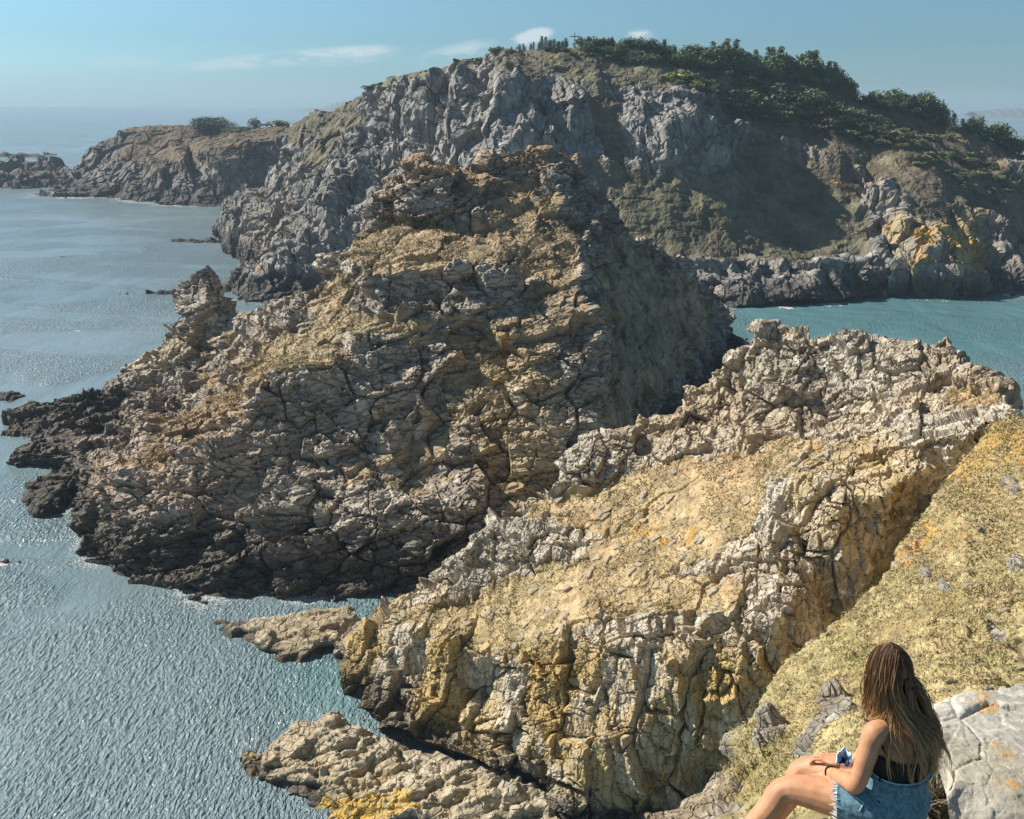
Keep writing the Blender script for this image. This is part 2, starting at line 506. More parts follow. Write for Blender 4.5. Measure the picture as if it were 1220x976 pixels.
F_in = [(300,290,268),(330,240,290),(330,270,272),(345,300,226),(320,330,214),(300,340,212),(350,260,270),(380,210,285),(400,180,292),(430,150,296),(440,128,302),(405,150,304),(370,180,312),(360,220,290),
 (400,230,252),(430,200,262),(450,180,272),(380,260,240),(360,290,230),(400,300,226),(440,260,240),(450,330,216),(420,340,212),(380,330,214),
 (470,120,288),(500,110,286),(480,180,276),(520,180,270),(560,160,272),(540,100,284),(535,140,275),(575,110,282),(600,92,284),(620,130,275),(590,180,266),(640,85,292),(640,180,264),(640,110,283),(690,95,288),(700,140,275),(680,190,262),(740,100,289),(740,140,276),(735,185,264),(720,120,283),(770,190,262),(760,215,256),(700,230,250),(640,230,252),(560,240,250),(500,260,240),
 (780,92,294),(800,112,284),(820,130,279),(790,150,273),(800,190,264),(840,155,274),(870,195,266),(880,215,260),(850,218,258),(810,215,258),(860,170,276),
 (780,250,242),(700,300,226),(620,320,220),(800,290,228),(850,325,217),(850,270,238),(780,330,216),(900,250,254),(900,300,233),(920,335,217),(980,330,220),(560,330,216),
 (850,120,300),(900,120,318),(880,150,300),(920,170,296),(950,120,316),(1000,140,312),(960,160,306),(1050,170,302),(1000,185,290),(950,195,284),(905,195,278),(1040,140,322),(1100,165,318),(1140,190,306),(1180,210,300),
 (940,230,268),(970,245,264),(1000,242,263),(1020,280,248),(1044,315,232),(1000,300,240),(960,290,243),(1030,230,275),(1030,200,290),(1055,270,262),(1062,300,243),(1058,330,224),
 (1080,190,288),(1102,208,272),(1070,215,272),(1060,240,262),(1130,256,250),(1085,245,252),(1075,280,240),(1100,262,246),(1122,275,238),(1090,300,229),(1136,300,227),(1110,330,217),(1145,335,219),(1130,330,217),(1160,345,217),
 (1128,300,231),(1115,290,234),(1165,250,272),(1165,290,252),(1180,325,234),(1200,240,285),(1220,290,268),(1250,280,285),(1220,325,238),(1150,220,282),(1200,205,302)]
Rv = rotm(8, 5, 0)
F_mat = rock_mat('far_rock', 2.4, (.17, .16, .145), (.285, .27, .25), (.43, .41, .38), (.27, .205, .145), 6.0,
                 grass=((.205, .18, .12), (.145, .132, .09)), green=(.12, .13, .07), stretch=(1, 1, .3))
def closer(q):                                  # the seaward slope is steep: its upper part stands not far behind its foot
    if q[2] == 0 or q[0] < 450:
        return q
    k = 1 - .42 * min(1, (q[0] - 450) / 150)
    return (q[0], q[1], 209 + (q[2] - 209) * k) + tuple(q[3:])
F_out = [closer(q) for q in F_out]; F_in = [closer(q) for q in F_in]
landform('headland', F_out, F_in,
 [('ridge', (26, 26, 70), 2.6, 3, Rv), ('ridge', (11, 11, 40), 3.4, 4, Rv), ('block', (7, 7, 18), 1.6, 5, Rv), ('block', (2.6, 2.6, 7), .5, 6, Rv), ('fbm', (2.5, 2.5, 2.5), .5, 7), ('lump', (9, 9, 9), .9, 8), ('lump', (2.2, 2.2, 2.2), .45, 9)],
 strokes=[('R', -.9, 60, [(440, 200), (480, 150), (560, 130), (660, 140), (760, 160), (830, 180)]), ('R', -.8, 40, [(300, 290), (360, 280), (440, 260)]), ('R', .95, 70, [(700, 245), (800, 255), (900, 260), (960, 270)]), ('R', .9, 40, [(640, 60), (800, 80), (950, 100), (1040, 130), (1190, 180)]),
          ('R', .95, 45, [(880, 120), (960, 140), (1060, 170), (1160, 200)]), ('R', .97, 50, [(900, 200), (980, 230), (1000, 300)]), ('R', .97, 48, [(690, 270), (850, 290), (1000, 290)]), ('R', .8, 22, [(700, 100), (730, 150), (735, 180)]),
          ('R', .8, 14, [(400, 132), (440, 115), (470, 96), (540, 82)]), ('R', .7, 20, [(350, 165), (400, 145), (430, 150), (380, 190)]), ('R', .7, 16, [(600, 78), (680, 68), (720, 90)]), ('R', .97, 42, [(1000, 165), (1060, 190), (1105, 215), (1115, 238)]), ('R', .95, 34, [(1150, 220), (1190, 250), (1220, 275)]),
          ('R', .8, 40, [(1170, 230), (1220, 260)]), ('B', .9, 45, [(760, 75), (880, 100), (1000, 140), (1100, 170)]), ('B', .5, 60, [(700, 250), (900, 270)]), ('B', .6, 40, [(900, 200), (1000, 250)]),
          ('G', .95, 15, [(1098, 285), (1100, 315)]), ('G', .95, 13, [(1135, 285), (1155, 305)]), ('A', 1.0, 34, [(1085, 265), (1100, 320)]), ('A', .95, 34, [(1130, 270), (1150, 310)]), ('A', .35, 30, [(1080, 200), (1120, 240)])],
 up_grass=.75, up_lo=.9, veg_z=(4, 8), mat=F_mat, coarse=20, sm=1, skirt=((25, -2), (160, None)), veg_amp=.12, px=2.9)

# ---- left distant headland with its lower front spur, and the reef off its tip
L_out = [(60,236,0),(36,234,0),(48,228,480,'b'),(70,222,500,'b'),(92,200,510,'b'),(106,186,512,'b'),(118,172,514,'b'),(138,160,514,'b'),(150,150,514,'b'),(175,149,514,'b'),(200,147,514,'b'),(236,149,512,'b'),(270,152,510,'b'),(300,154,506,'b'),
 (350,146,500,'b'),(400,150,480,'b'),(400,240,0),(330,246,0),(290,247,0),(240,248,0),(215,247,0),(190,245,0),(160,241,0),(136,238,0),(110,236,0),(85,237,0)]
L_in = [(70,228,478),(100,218,486),(120,200,494),(150,175,500),(150,200,484),(110,228,468),(140,228,466),(170,215,470),(200,195,474),(225,185,470),(170,180,496),(200,165,502),(240,165,500),(270,165,490),(225,172,488),
 (160,226,450),(190,206,440),(218,190,436),(250,178,434),(285,172,434),(320,166,438),(350,162,440),(200,230,432),(230,220,428),(260,205,428),(260,232,424),(220,238,428),(300,200,430),(300,230,424),(340,200,434),(340,235,424),(180,232,440),(110,195,506),(130,175,508)]
L_mat = rock_mat('distant_rock', 4.5, (.10, .094, .086), (.18, .168, .152), (.28, .265, .245), (.165, .13, .10), 7.0,
                 grass=((.20, .155, .095), (.12, .095, .06)), green=(.07, .075, .035), stretch=(1, 1, .35))
landform('distant_headland', L_out, L_in,
 [('ridge', (40, 40, 60), 1.8, 13, Rv), ('block', (14, 14, 14), 1.3, 15, Rv), ('block', (5, 5, 6), .8, 16, Rv), ('fbm', (5, 5, 5), .8, 17), ('lump', (8, 8, 8), .8, 18)],
 strokes=[('R', .9, 10, [(150, 152), (240, 152), (300, 158), (345, 150)]), ('R', .8, 9, [(215, 186), (250, 175), (320, 164)]), ('R', .8, 24, [(160, 178), (220, 172), (290, 172)]), ('R', .6, 14, [(180, 205), (230, 195)])],
 up_grass=.7, up_lo=.85, veg_z=(7, 14), mat=L_mat, coarse=14, sm=1, skirt=((40, -4), (160, None)), px=2.4)

R_out = [(-60,226,0),(-60,188,560,'b'),(-20,190,560,'b'),(10,187,560,'b'),(30,189,556,'b'),(46,193,552,'b'),(58,190,548,'b'),(72,194,540,'b'),(88,201,530,'b'),(95,210,520,'b'),(85,222,0),(60,224,0),(30,226,0),(0,225,0)]
R_in = [(-20,205,530),(15,200,536),(40,208,524),(65,205,528),(20,215,514),(70,215,512)]
landform('reef', R_out, R_in, [('block', (12, 12, 8), 2.0, 25), ('block', (5, 5, 4), 1.2, 26), ('fbm', (5, 5, 5), .8, 27)], mat=L_mat, coarse=14, sm=1, skirt=((15, -3), (50, None)), px=2.4)

# ---- middle crag: the promontory with the pinnacle and the two summit towers
M_out = [(-40,512,122,'b'),(0,503,123,'b'),(28,491,125,'b'),(70,475,127,'b'),(118,473,128,'b'),(136,454,127,'b'),(178,424,126,'b'),(198,392,125,'b'),(208,372,124.5,'b'),(215,350,124,'b'),(229,336,123.5,'b'),(236,323,123,'b'),(247,317,123,'b'),(256,328,123,'b'),
 (271,348,123,'b'),(277,372,121,'b'),(300,376,119,'b'),(332,366,114,'b'),(360,346,110,'b'),(382,334,107,'b'),(402,308,107,'b'),(420,282,109,'b'),(436,258,110.5,'b'),(444,228,112.5,'b'),(458,210,114,'b'),(474,206,114,'b'),(480,194,114,'b'),(505,188,115,'b'),(545,193,118,'b'),(552,204,120,'b'),(570,207,121,'b'),
 (580,190,122,'b'),(592,182,122,'b'),(620,178,124,'b'),(655,180,126,'b'),(682,192,127,'b'),(698,218,128,'b'),(718,248,130,'b'),(758,284,136,'b'),(788,294,140,'b'),(815,310,145,'b'),(832,330,149,'b'),(852,348,152,'b'),(868,388,159,'b'),(880,404,0),(897,413,0),
 (905,440,0),(860,475,0),(800,510,0),(760,550,0),(705,610,0),(640,660,0),(560,700,0),(480,724,0),(430,728,0),(390,726,0),(350,727,0),(290,722,0),(230,718,0),(192,706,0),(172,700,0),(145,697,0),(122,690,0),(110,668,0),(90,655,0),(88,635,0),(96,615,0),(94,590,0),(70,570,0),(40,562,0),(0,559,0),(-40,557,0)]
M_in = [(20,515,118),(60,497,119),(-20,535,113),(30,540,108),(60,540,107.5),(100,495,120),(100,535,104),(150,480,121),(150,520,107),(120,515,112),(100,565,97),
 (105,600,89.5),(115,640,83),(135,560,86.5),(160,553,85.5),(140,620,81),(150,660,78.6),(175,690,76.8),(200,600,81),(190,515,89.5),(215,507,89.5),(240,498,90),(205,560,85),(250,560,83.6),(250,640,78),(300,560,82.8),(300,500,85.5),(300,457,88),(330,442,88.5),(352,433,89),(390,428,89.2),(422,424,89.5),
 (350,560,82.3),(350,490,86),(400,500,85.8),(450,560,82.5),(450,480,88),(300,650,77.2),(310,600,80.4),(360,640,77.6),(420,690,75),(480,690,75),(260,680,75.4),(215,695,75),(225,665,77.6),(275,652,77.4),(335,636,77.6),
 (365,612,78.4),(400,585,80),(440,562,81.2),(468,545,82.6),(420,610,78.2),(470,600,79),(380,590,81.4),(430,550,83.6),
 (220,493,112),(290,468,106),(205,503,108),(262,478,106),(315,440,104),(340,428,97),(360,415,97),(390,408,96),
 (240,400,120),(180,450,122),(150,462,124),(230,450,114.5),(270,430,112.5),(300,410,112.5),(320,395,112),(246,345,121.5),(225,385,122),(268,388,119.5),(246,372,119.5),(285,400,117),(250,470,109),(280,445,108),(262,440,114.5),(205,420,121),
 (380,375,101),(360,365,105),(410,365,100),(400,340,104),(440,350,98.6),(450,384,94),(485,384,94),(430,394,92.4),(420,405,91),(450,400,92),(490,402,92),(440,425,90),(390,350,105.5),
 (432,318,98.4),(480,320,97.6),(540,314,97.8),(590,314,98.4),(455,300,105),(500,288,106),(450,277,109),(470,268,110.5),(520,265,110.5),(575,264,110),(600,290,105.5),(560,290,105.5),
 (468,214,112),(505,199,112),(545,203,112.6),(490,235,110.9),(530,235,111.2),(565,228,113),(580,250,111.5),(460,262,111.2),
 (452,360,95.6),(500,378,94.6),(540,385,94.4),(480,342,96.4),(520,345,96.4),(580,400,93.4),(560,342,96.8),(440,332,97.6),(600,330,97.8),
 (612,306,103),(650,302,104.5),(602,345,98),(650,340,99.6),(625,365,96.4),(620,400,93),(680,345,98.4),(700,380,94.6),(690,300,106),(675,330,101),(600,212,119.5),(590,200,120.6),(625,195,121.5),(660,200,122.5),(620,250,113.5),(660,230,119),(665,270,111.6),(640,285,107.4),(645,215,120),
 (560,430,91.6),(600,420,92),(640,430,89.4),(700,430,90.8),(715,490,86.4),(650,490,86),(600,500,86),(520,450,90.4),(520,520,85.6),(600,560,82.2),(680,550,81.8),(550,610,79.6),(500,640,77.4),(450,650,77),(560,660,77.6),(630,610,79.2),(560,560,82.4),(490,570,82.2),(490,520,86.6),(540,500,85.6),(560,470,87.6),(500,600,79.4),(670,600,79.4),(460,430,91),
 (720,400,100),(735,510,93),(760,450,108),(760,380,118),(740,320,122),(800,400,128),(800,350,136),(820,440,128),(850,400,148),(780,490,112),(720,290,124),(704,258,122),(725,450,97),(840,370,149),(780,320,139)]
Rm = rotm(6, 16, 20)
M_mat = rock_mat('crag_rock', .95, (.23, .197, .157), (.41, .357, .29), (.56, .50, .415), (.40, .285, .19), 5.5,
                 grass=((.46, .345, .22), (.30, .23, .14)), green=(.22, .235, .15), stretch=(.55, .55, 1.5))
landform('crag', M_out, M_in,
 [('ridge', (15, 15, 11), .8, 43, Rm), ('block', (6, 6, 3.6), 1.4, 45, Rm, 2.2), ('strata', (7, 7, 2.1), .32, 52, Rm), ('block', (2.6, 2.0, 1.8), .55, 46, Rm, 2.4), ('strata', (3, 3, .7), .1, 48, Rm), ('block', (.9, .75, .5), .15, 49, Rm), ('block', (.4, .4, .25), .045, 44, Rm), ('lump', (2.6, 2.6, 2.6), .3, 50), ('lump', (.8, .8, .8), .14, 51)],
 strokes=[('rough', -.55, 26, [(246, 320), (246, 370)]), ('R', 1.0, 30, [(450, 290), (520, 285), (590, 292)]), ('R', .9, 14, [(430, 305), (480, 312)]), ('R', .95, 14, [(420, 386), (480, 384)]), ('R', .95, 26, [(330, 430), (390, 395), (405, 345)]), ('R', .75, 16, [(200, 508), (260, 488), (310, 455)]),
          ('R', .8, 9, [(490, 405), (560, 402)]), ('R', .8, 9, [(450, 550), (510, 530)]), ('R', .7, 12, [(560, 480), (500, 560)]), ('R', .6, 12, [(490, 194), (545, 200)]), ('R', .6, 10, [(590, 186), (650, 184)]), ('R', .95, 60, [(745, 330), (775, 400), (760, 490)]), ('R', .9, 50, [(800, 360), (840, 420), (810, 460)]), ('R', .5, 40, [(600, 230), (640, 270)]),
          ('R', .75, 10, [(380, 590), (440, 562)]), ('B', .8, 60, [(760, 330), (780, 460)]), ('G', .7, 10, [(615, 400), (590, 430)]), ('G', .8, 7, [(612, 390)]), ('A', .6, 75, [(590, 440), (640, 600)]), ('A', .5, 20, [(620, 390), (560, 450), (500, 560)]), ('A', .4, 24, [(240, 400), (180, 440)])],
 up_grass=.75, up_lo=.8, veg_z=(4, 9), mat=M_mat, coarse=18, sm=0, skirt=((3, -3), (22, None)), px=2.95)

# ---- near ridge: crag, dry slope and the sea cliff under it
N_out = [(412,820,0),(414,800,60.6,'b'),(424,762,60.6,'b'),(438,736,60.6,'b'),(470,714,60.6,'b'),(508,697,60.6,'b'),(513,680,60.8,'b'),(535,660,61,'b'),(552,648,61,'b'),(560,634,61.5,'b'),(590,618,62,'b'),(622,602,62.5,'b'),(645,598,63,'b'),(658,590,63,'b'),(660,570,63,'b'),(672,548,63.5,'b'),(685,527,64,'b'),
 (720,515,64,'b'),(745,509,64.5,'b'),(758,506,65,'b'),(760,492,65,'b'),(785,488,65,'b'),(798,487,65,'b'),(806,474,65,'b'),(820,468,65,'b'),(832,460,65,'b'),(848,456,64.8,'b'),(851,438,64.5,'b'),(870,434,64,'b'),(880,414,63.5,'b'),(905,404,62.5,'b'),(912,394,62,'b'),(945,393,61,'b'),(980,388,60,'b'),(990,382,59.8,'b'),(1030,380,59,'b'),(1038,390,58.8,'b'),(1060,393,58,'b'),(1110,398,56.5,'b'),(1118,388,56,'b'),(1130,387,55.5,'b'),
 (1142,405,55,'b'),(1146,424,54,'b'),(1156,432,52.6,'b'),(1176,452,50,'b'),(1200,466,46.8,'b'),(1214,492,44,'b'),
 (1240,520,48),(1200,542,48.5),(1152,586,49),(1122,626,48.5),(1088,696,47.5),(1048,752,46),(998,797,44.5),(957,847,43.5),(926,887,43),(897,922,42.8),(860,950,42.6),(830,975,43.2),(770,1005,44.2),(700,1005,44.6),(660,968,46),(640,928,48),(580,908,49.5),(530,890,51.5),(470,870,54),(430,848,0)]
N_in = [(440,748,60),(475,742,58.6),(510,728,57.6),(500,764,56.4),(545,770,54),(575,782,52.6),(610,790,51.2),(650,762,50.6),(700,737,50),(740,724,49.6),(800,743,46.5),(870,735,43.6),(920,742,41.2),(430,790,60),
 (460,800,57.6),(480,830,55.6),(520,800,55.2),(545,840,53.6),(535,870,52.6),(600,860,50.4),(640,840,49.4),(700,840,47.6),(700,920,46.6),(660,920,47.4),(780,840,45),(780,920,44.6),(850,820,42.8),(860,880,43.2),(720,960,46),(800,962,44.6),(650,890,48.2),(580,880,50.4),(750,790,46.6),(690,780,48.6),(830,780,44),(900,800,42),(740,970,49),(840,930,45.5),(880,890,42.4),(760,880,44.6),(620,820,50.4),
 (500,720,58.4),(560,715,58),(560,745,56),(620,750,53),(640,715,54.6),(600,690,57.8),(700,690,54),(680,672,57),(640,685,57.4),(760,690,51),(720,640,57),(700,605,60),(800,640,53.5),(850,690,46.8),(800,700,48.6),(900,640,47.8),(880,700,44.4),(850,650,49),
 (530,690,59.4),(600,628,61),(560,655,60.4),(540,700,59),(620,640,59.4),(660,632,59.6),(690,645,58.2),(620,612,61.8),(645,660,58.4),(580,680,58.8),
 (670,592,62),(690,600,61),(720,580,61.2),(770,560,60.8),(700,545,62.8),(740,530,63),(720,560,62),(690,570,62),(760,520,63.4),
 (780,545,61),(830,540,60),(800,505,63),(840,500,62.4),(830,480,63.4),(880,545,57.4),(905,540,56),(870,480,61.6),(880,510,60),(950,515,55),(1000,505,53.8),(1040,510,52),(895,430,61.8),(905,415,61.6),(940,405,60),(985,400,58.8),(920,470,58.6),(940,450,58.2),(960,490,56),(1000,445,56.8),(1000,420,57.6),(1060,430,55.6),(1060,470,54),(1100,415,55.6),(1120,460,52),(1100,440,54),(1130,405,55),(1140,430,53.6),(1150,480,48),(1110,490,49.6),(1040,485,53.6),(1175,470,47.6),(1190,500,44.4),(1150,455,50.6),
 (1000,540,47),(960,565,46.5),(900,590,52.2),(850,590,55),(800,590,57.4),(750,600,59),(1050,535,46),(1100,522,45.2),(1150,520,43.8),(1000,590,44.4),(960,620,45),(1050,590,43.2),(1090,565,43),(1000,650,43.6),(940,680,44.4),(950,720,43),(1015,690,44),(1045,640,44.5),(1130,552,45),(975,750,44),(930,790,41.6),(960,690,44.2),(1165,535,49),(1120,590,48.6),(1085,640,48.2),(1055,690,47.2),(1012,738,45.6),(962,788,44.2),(932,838,43.2)]
Rn = rotm(-8, 10, 25)
N_mat = rock_mat('ridge_rock', .5, (.28, .24, .185), (.50, .445, .36), (.69, .635, .535), (.44, .32, .18), 3.2,
                 grass=((.52, .395, .225), (.37, .285, .155)), green=(.17, .19, .05), stretch=(1, 1, .5), crack_amt=.5)
landform('ridge', N_out, N_in,
 [('ridge', (6, 6, 9), .35, 63, Rn), ('block', (2.6, 2.2, 5), 1.05, 65, Rn, 1.3), ('block', (1.3, 1.1, 5), .42, 62, Rn, 1.0), ('block', (.9, .8, 1.3), .2, 66, Rn, 1.6), ('block', (.38, .32, .6), .05, 68, Rn), ('block', (.17, .17, .2), .02, 64, Rn), ('lump', (1.6, 1.6, 1.6), .2, 69), ('lump', (.5, .5, .5), .08, 70), ('rlump', (.22, .22, .18), .035, 71)],
 strokes=[('R', .98, 56, [(590, 745), (700, 690), (800, 640), (880, 600)]), ('R', .95, 40, [(690, 610), (760, 590), (860, 570)]), ('R', .9, 30, [(560, 740), (480, 735)]), ('R', .85, 34, [(740, 715), (860, 710)]), ('R', .8, 20, [(640, 604), (670, 620)]), ('R', .75, 30, [(800, 575), (900, 565), (960, 540)]), ('R', .8, 16, [(1130, 470), (1180, 480)]), ('R', .9, 20, [(1190, 520), (1100, 625), (1000, 760), (930, 850)]),
          ('R', -.7, 30, [(560, 660), (640, 640), (680, 650)]), ('B', .95, 18, [(1040, 690), (990, 750), (930, 830)]), ('B', .5, 12, [(890, 660), (960, 630)]), ('B', .45, 40, [(600, 770), (560, 740)]), ('G', .55, 20, [(760, 640), (840, 640)]), ('G', .5, 20, [(980, 540), (1000, 560)]), ('G', .45, 10, [(940, 395), (1000, 388)]),
          ('A', 1.0, 130, [(480, 790), (640, 850), (760, 870), (880, 850)]), ('A', .75, 60, [(980, 600), (1050, 560)])],
 up_grass=.35, up_lo=.8, veg_z=(4, 8), mat=N_mat, coarse=15, sm=1, skirt=((2, -2.5), (14, None)), px=2.45, veg_amp=.05)

# ---- near slope where the woman sits
S_out = [(1182,506,39.5,'b'),(1200,498,41,'b'),(1235,497,42,'b'),(1300,500,43,'b'),(1400,560,36),(1420,700,15),(1420,820,5.4),(1420,1040,3.6),(1220,1040,3.6),(1100,1040,3.05),(980,1040,3.0),(880,1040,3.7),(790,1020,5.0),(768,980,6.0,'b'),(800,964,6.2,'b'),(846,946,6.6,'b'),(868,912,7.3,'b'),(886,880,8.2,'b'),(905,848,9.2,'b'),
 (938,795,11.4,'b'),(975,762,13,'b'),(1010,735,14.5,'b'),(1040,706,16.4,'b'),(1068,682,18.5,'b'),(1070,655,21,'b'),(1085,640,23,'b'),(1110,598,27.5,'b'),(1135,568,31.5,'b'),(1160,535,36,'b')]
S_in = [(1150,780,7.2),(1150,700,12),(1150,620,20),(1150,570,28.5),(1200,530,35),(1210,640,18.5),(1210,740,9.2),(1040,760,11),(1080,700,14.4),(980,800,9.4),(960,850,8),(930,900,6.6),(900,940,5.8),(1000,880,5.8),(1060,820,6.9),(1000,940,4.5),(1105,880,4.75),(1180,820,5.4),(1060,960,3.6),(950,970,4.3),(1300,640,18),(1300,740,8.6),(1300,860,4.9),(1160,960,4.2),(1095,655,20.4),(1090,675,18)]
S_mat = rock_mat('slope_soil', .1, (.19, .17, .14), (.33, .30, .25), (.48, .45, .39), (.30, .22, .12), .01,
                 grass=((.47, .385, .205), (.32, .27, .135)), green=(.20, .21, .05), stretch=(1, 1, .7))
landform('slope', S_out, S_in,
 [('block', (1.1, 1.1, .7), .22, 85), ('ridge', (.5, .5, .35), .07, 86), ('fbm', (.3, .3, .3), .05, 87), ('lump', (1.3, 1.3, 1.3), .14, 89), ('lump', (.34, .34, .34), .10, 90), ('rlump', (.13, .13, .10), .045, 91), ('rlump', (.05, .05, .04), .018, 92)],
 strokes=[('R', .85, 400, [(1150, 600), (1150, 900)]), ('R', -.9, 13, [(985, 872), (962, 905), (1010, 850)]), ('R', -.9, 10, [(1182, 757), (1190, 768)]), ('R', -.85, 9, [(1130, 703)]), ('R', -.85, 11, [(1208, 690)]), ('R', -.85, 8, [(1075, 765)]), ('R', -.9, 12, [(930, 880), (915, 905)]), ('R', -.85, 8, [(1165, 640)]), ('R', -.9, 10, [(1200, 590), (1212, 600)]), ('R', -.85, 9, [(1110, 690)]), ('B', .9, 30, [(1010, 780), (1060, 800)]), ('B', .7, 24, [(1140, 735)]), ('R', -.6, 16, [(780, 976), (846, 946), (868, 920)]), ('R', -.6, 12, [(1072, 672), (1090, 650)]), ('G', 1.0, 20, [(1080, 665), (1105, 640)]), ('G', .95, 42, [(1140, 560), (1180, 525), (1230, 550)]), ('G', .6, 12, [(1000, 745)]), ('G', .5, 60, [(1150, 640), (1190, 600)]), ('B', .75, 14, [(1200, 572)]), ('B', .6, 14, [(1140, 732)]), ('B', .5, 30, [(900, 960), (930, 900)])],
 up_grass=.0, nb=5, mat=S_mat, coarse=15, sm=1, skirt=((.6, -1.0), (3, -6), (8, -16)), px=3.3, veg_amp=.12)

print('land', _t.time() - _t0)
# ------------------------------------------------------------------ sea
def make_sea():
    k = NT('sea_water')
    k.bsdf.inputs['Roughness'].default_value = .25
    k.bsdf.inputs['IOR'].default_value = 1.33
    big = k.noise(k.coord((.004, .012, 1)), 1.0, 4, .6, .5)
    patch = k.noise(k.coord((.022, .05, 1), (0, 0, .35), (5, 2, 0)), 1.0, 4, .55, .8)
    c = k.mix(k.rng(big, .35, .65), (.15, .215, .24), (.19, .25, .275))
    # shallow turquoise water over sand in the bay behind the ridge and in the inlet in front
    def shallow(x, y, r, amt):
        g = k.n.new('ShaderNodeVectorMath'); g.operation = 'DISTANCE'; g.inputs[1].default_value = (x, y, 0)
        k.l.new(k.coord(), g.inputs[0])
        return k.math('MULTIPLY', k.rng(k.math('ADD', g.outputs['Value'], k.math('MULTIPLY', patch, r * .5)), r * 1.2, r * .5), amt)
    c = k.mix(shallow(75, 185, 75, .5), c, (.035, .20, .22))
    c = k.mix(shallow(-10, 64, 16, .35), c, (.04, .19, .19))
    k.set(k.bsdf, 'Base Color', c)
    w0 = k.noise(k.coord((4.2, 1.7, 1), (0, 0, .75)), 1.0, 2, .5, .5)
    w1 = k.noise(k.coord((1.9, .85, 1), (0, 0, .6)), 1.0, 3, .55, .6)
    w2 = k.noise(k.coord((.16, .07, 1), (0, 0, .3)), 1.0, 4, .55, .4)
    w3 = k.noise(k.coord((.03, .016, 1), (0, 0, .2)), 1.0, 3, .5)
    gust = k.rng(patch, .42, .57, .25, 1.5)
    small = k.math('MULTIPLY', gust, k.math('ADD', k.math('MULTIPLY', w0, .42), k.math('MULTIPLY', w1, .4)))
    h = k.math('ADD', k.math('ADD', small, k.math('MULTIPLY', w2, .75)), k.math('MULTIPLY', w3, 4.0))
    k.bump(h, 1.0, .7)
    n = 180
    V = [(0, 0, 0)] + [(SEA_R * math.cos(2 * math.pi * i / n), SEA_R * math.sin(2 * math.pi * i / n), 0) for i in range(n)]
    o = link_mesh('sea', V, [[0, 1 + i, 1 + (i + 1) % n] for i in range(n)], k.m)
    o['kind'] = 'structure'
make_sea()
# ------------------------------------------------------------------ rocks standing in the sea, each a thing of its own
def sea_rock(name, label, outline, inner, layers, mat=None, strokes=(), px=2.6, sk=((1.2, -1.2), (6, None)), up_grass=0.0, group=None, deep=-1.2):
    o = landform(name, outline, inner, layers, strokes=strokes, nb=2, mat=mat, coarse=12, sm=1, skirt=sk, px=px, kind=None, up_grass=up_grass, deep=deep)
    tag(o, label, 'rock', group)
    return o
slab_mat = rock_mat('shore_rock', .4, (.22, .185, .13), (.43, .37, .27), (.58, .51, .39), (.42, .31, .16), .7, grass=((.42, .33, .16), (.3, .25, .1)), stretch=(.5, .5, 1), crust=(.58, .36, .045))
wet_mat = rock_mat('wet_rock', .8, (.06, .052, .045), (.13, .115, .10), (.22, .20, .17), (.15, .11, .075), 2.5, stretch=(.5, .5, 1.4))
Rk = rotm(14, 8, -35)
sea_rock('shore_slab', 'broad pale layered slab with a yellow lichen patch at the foot of the near cliff',
 [(296,1010,0),(306,960,0),(309,925,50.6,'b'),(313,900,51.4,'b'),(322,885,52,'b'),(338,872,53,'b'),(372,859,54,'b'),(400,856,54.4,'b'),(428,866,53.8,'b'),(452,880,53,'b'),(500,893,51.8,'b'),(560,906,50.4,'b'),(620,925,49,'b'),(655,950,47.4,'b'),(672,985,45.4,'b'),(680,1020,44),(560,1030,43.6),(420,1030,43.8)],
 [(330,930,49.8),(350,900,51),(390,880,52),(440,900,50.8),(400,930,49),(340,970,47.8),(420,960,47.2),(500,925,49.4),(500,960,46.8),(580,950,47.6),(560,985,45.4),(620,965,46.6),(450,990,45.4),(370,1000,45.8)],
 [('strata', (1.6, 1.6, .42), .3, 201, Rk), ('block', (1.5, 1.1, .6), .3, 202, Rk), ('block', (.5, .5, .3), .1, 203, Rk), ('fbm', (.5, .5, .5), .08, 204)], slab_mat,
 strokes=[('G', 1.0, 22, [(390, 968), (440, 965), (480, 960)]), ('A', .5, 40, [(420, 920), (560, 950)])], px=2.3)
sea_rock('shore_knob', 'small ochre knob of rock beside the left tip of the pale slab',
 [(280,925,0),(282,905,0),(288,897,51.8,'b'),(300,894,52,'b'),(312,897,51.8,'b'),(314,940,0),(300,947,0),(288,942,0)], [(297,905,51.2),(300,925,50.4)],
 [('block', (.9, .9, .6), .25, 211, Rk), ('block', (.4, .4, .3), .1, 212, Rk)], slab_mat, strokes=[('A', .5, 40, [(297, 910)])])
sea_rock('low_rock', 'long low tan rock running out into the water between the two cliffs',
 [(250,752,0),(256,742,69.5,'b'),(285,738,69,'b'),(320,733,68.5,'b'),(360,724,69,'b'),(395,721,69.5,'b'),(418,722,69.5,'b'),(430,735,68,'b'),(422,770,0),(396,786,0),(362,797,0),(322,796,0),(306,783,0),(275,768,0)],
 [(270,750,68),(300,755,66.6),(340,750,66),(380,738,67),(410,735,67.6),(400,760,65.2),(340,775,64.4),(330,785,63.8),(370,775,64.6)],
 [('block', (2.4, 1.8, 1.2), .42, 221, Rm), ('block', (.9, .9, .5), .16, 222, Rm), ('fbm', (.6, .6, .6), .1, 224)], slab_mat, up_grass=.3)
sea_rock('low_rock', 'brown rounded rock wedged between the long low rock and the near cliff',
 [(394,790,0),(398,768,64.4,'b'),(412,750,65.4,'b'),(432,738,66,'b'),(450,742,66,'b'),(450,800,0),(430,806,0),(408,801,0)], [(420,770,63.6),(425,790,62.4),(438,760,64.6)],
 [('block', (1.3, 1.3, .9), .3, 231, Rm), ('block', (.5, .5, .4), .1, 232, Rm)], slab_mat)
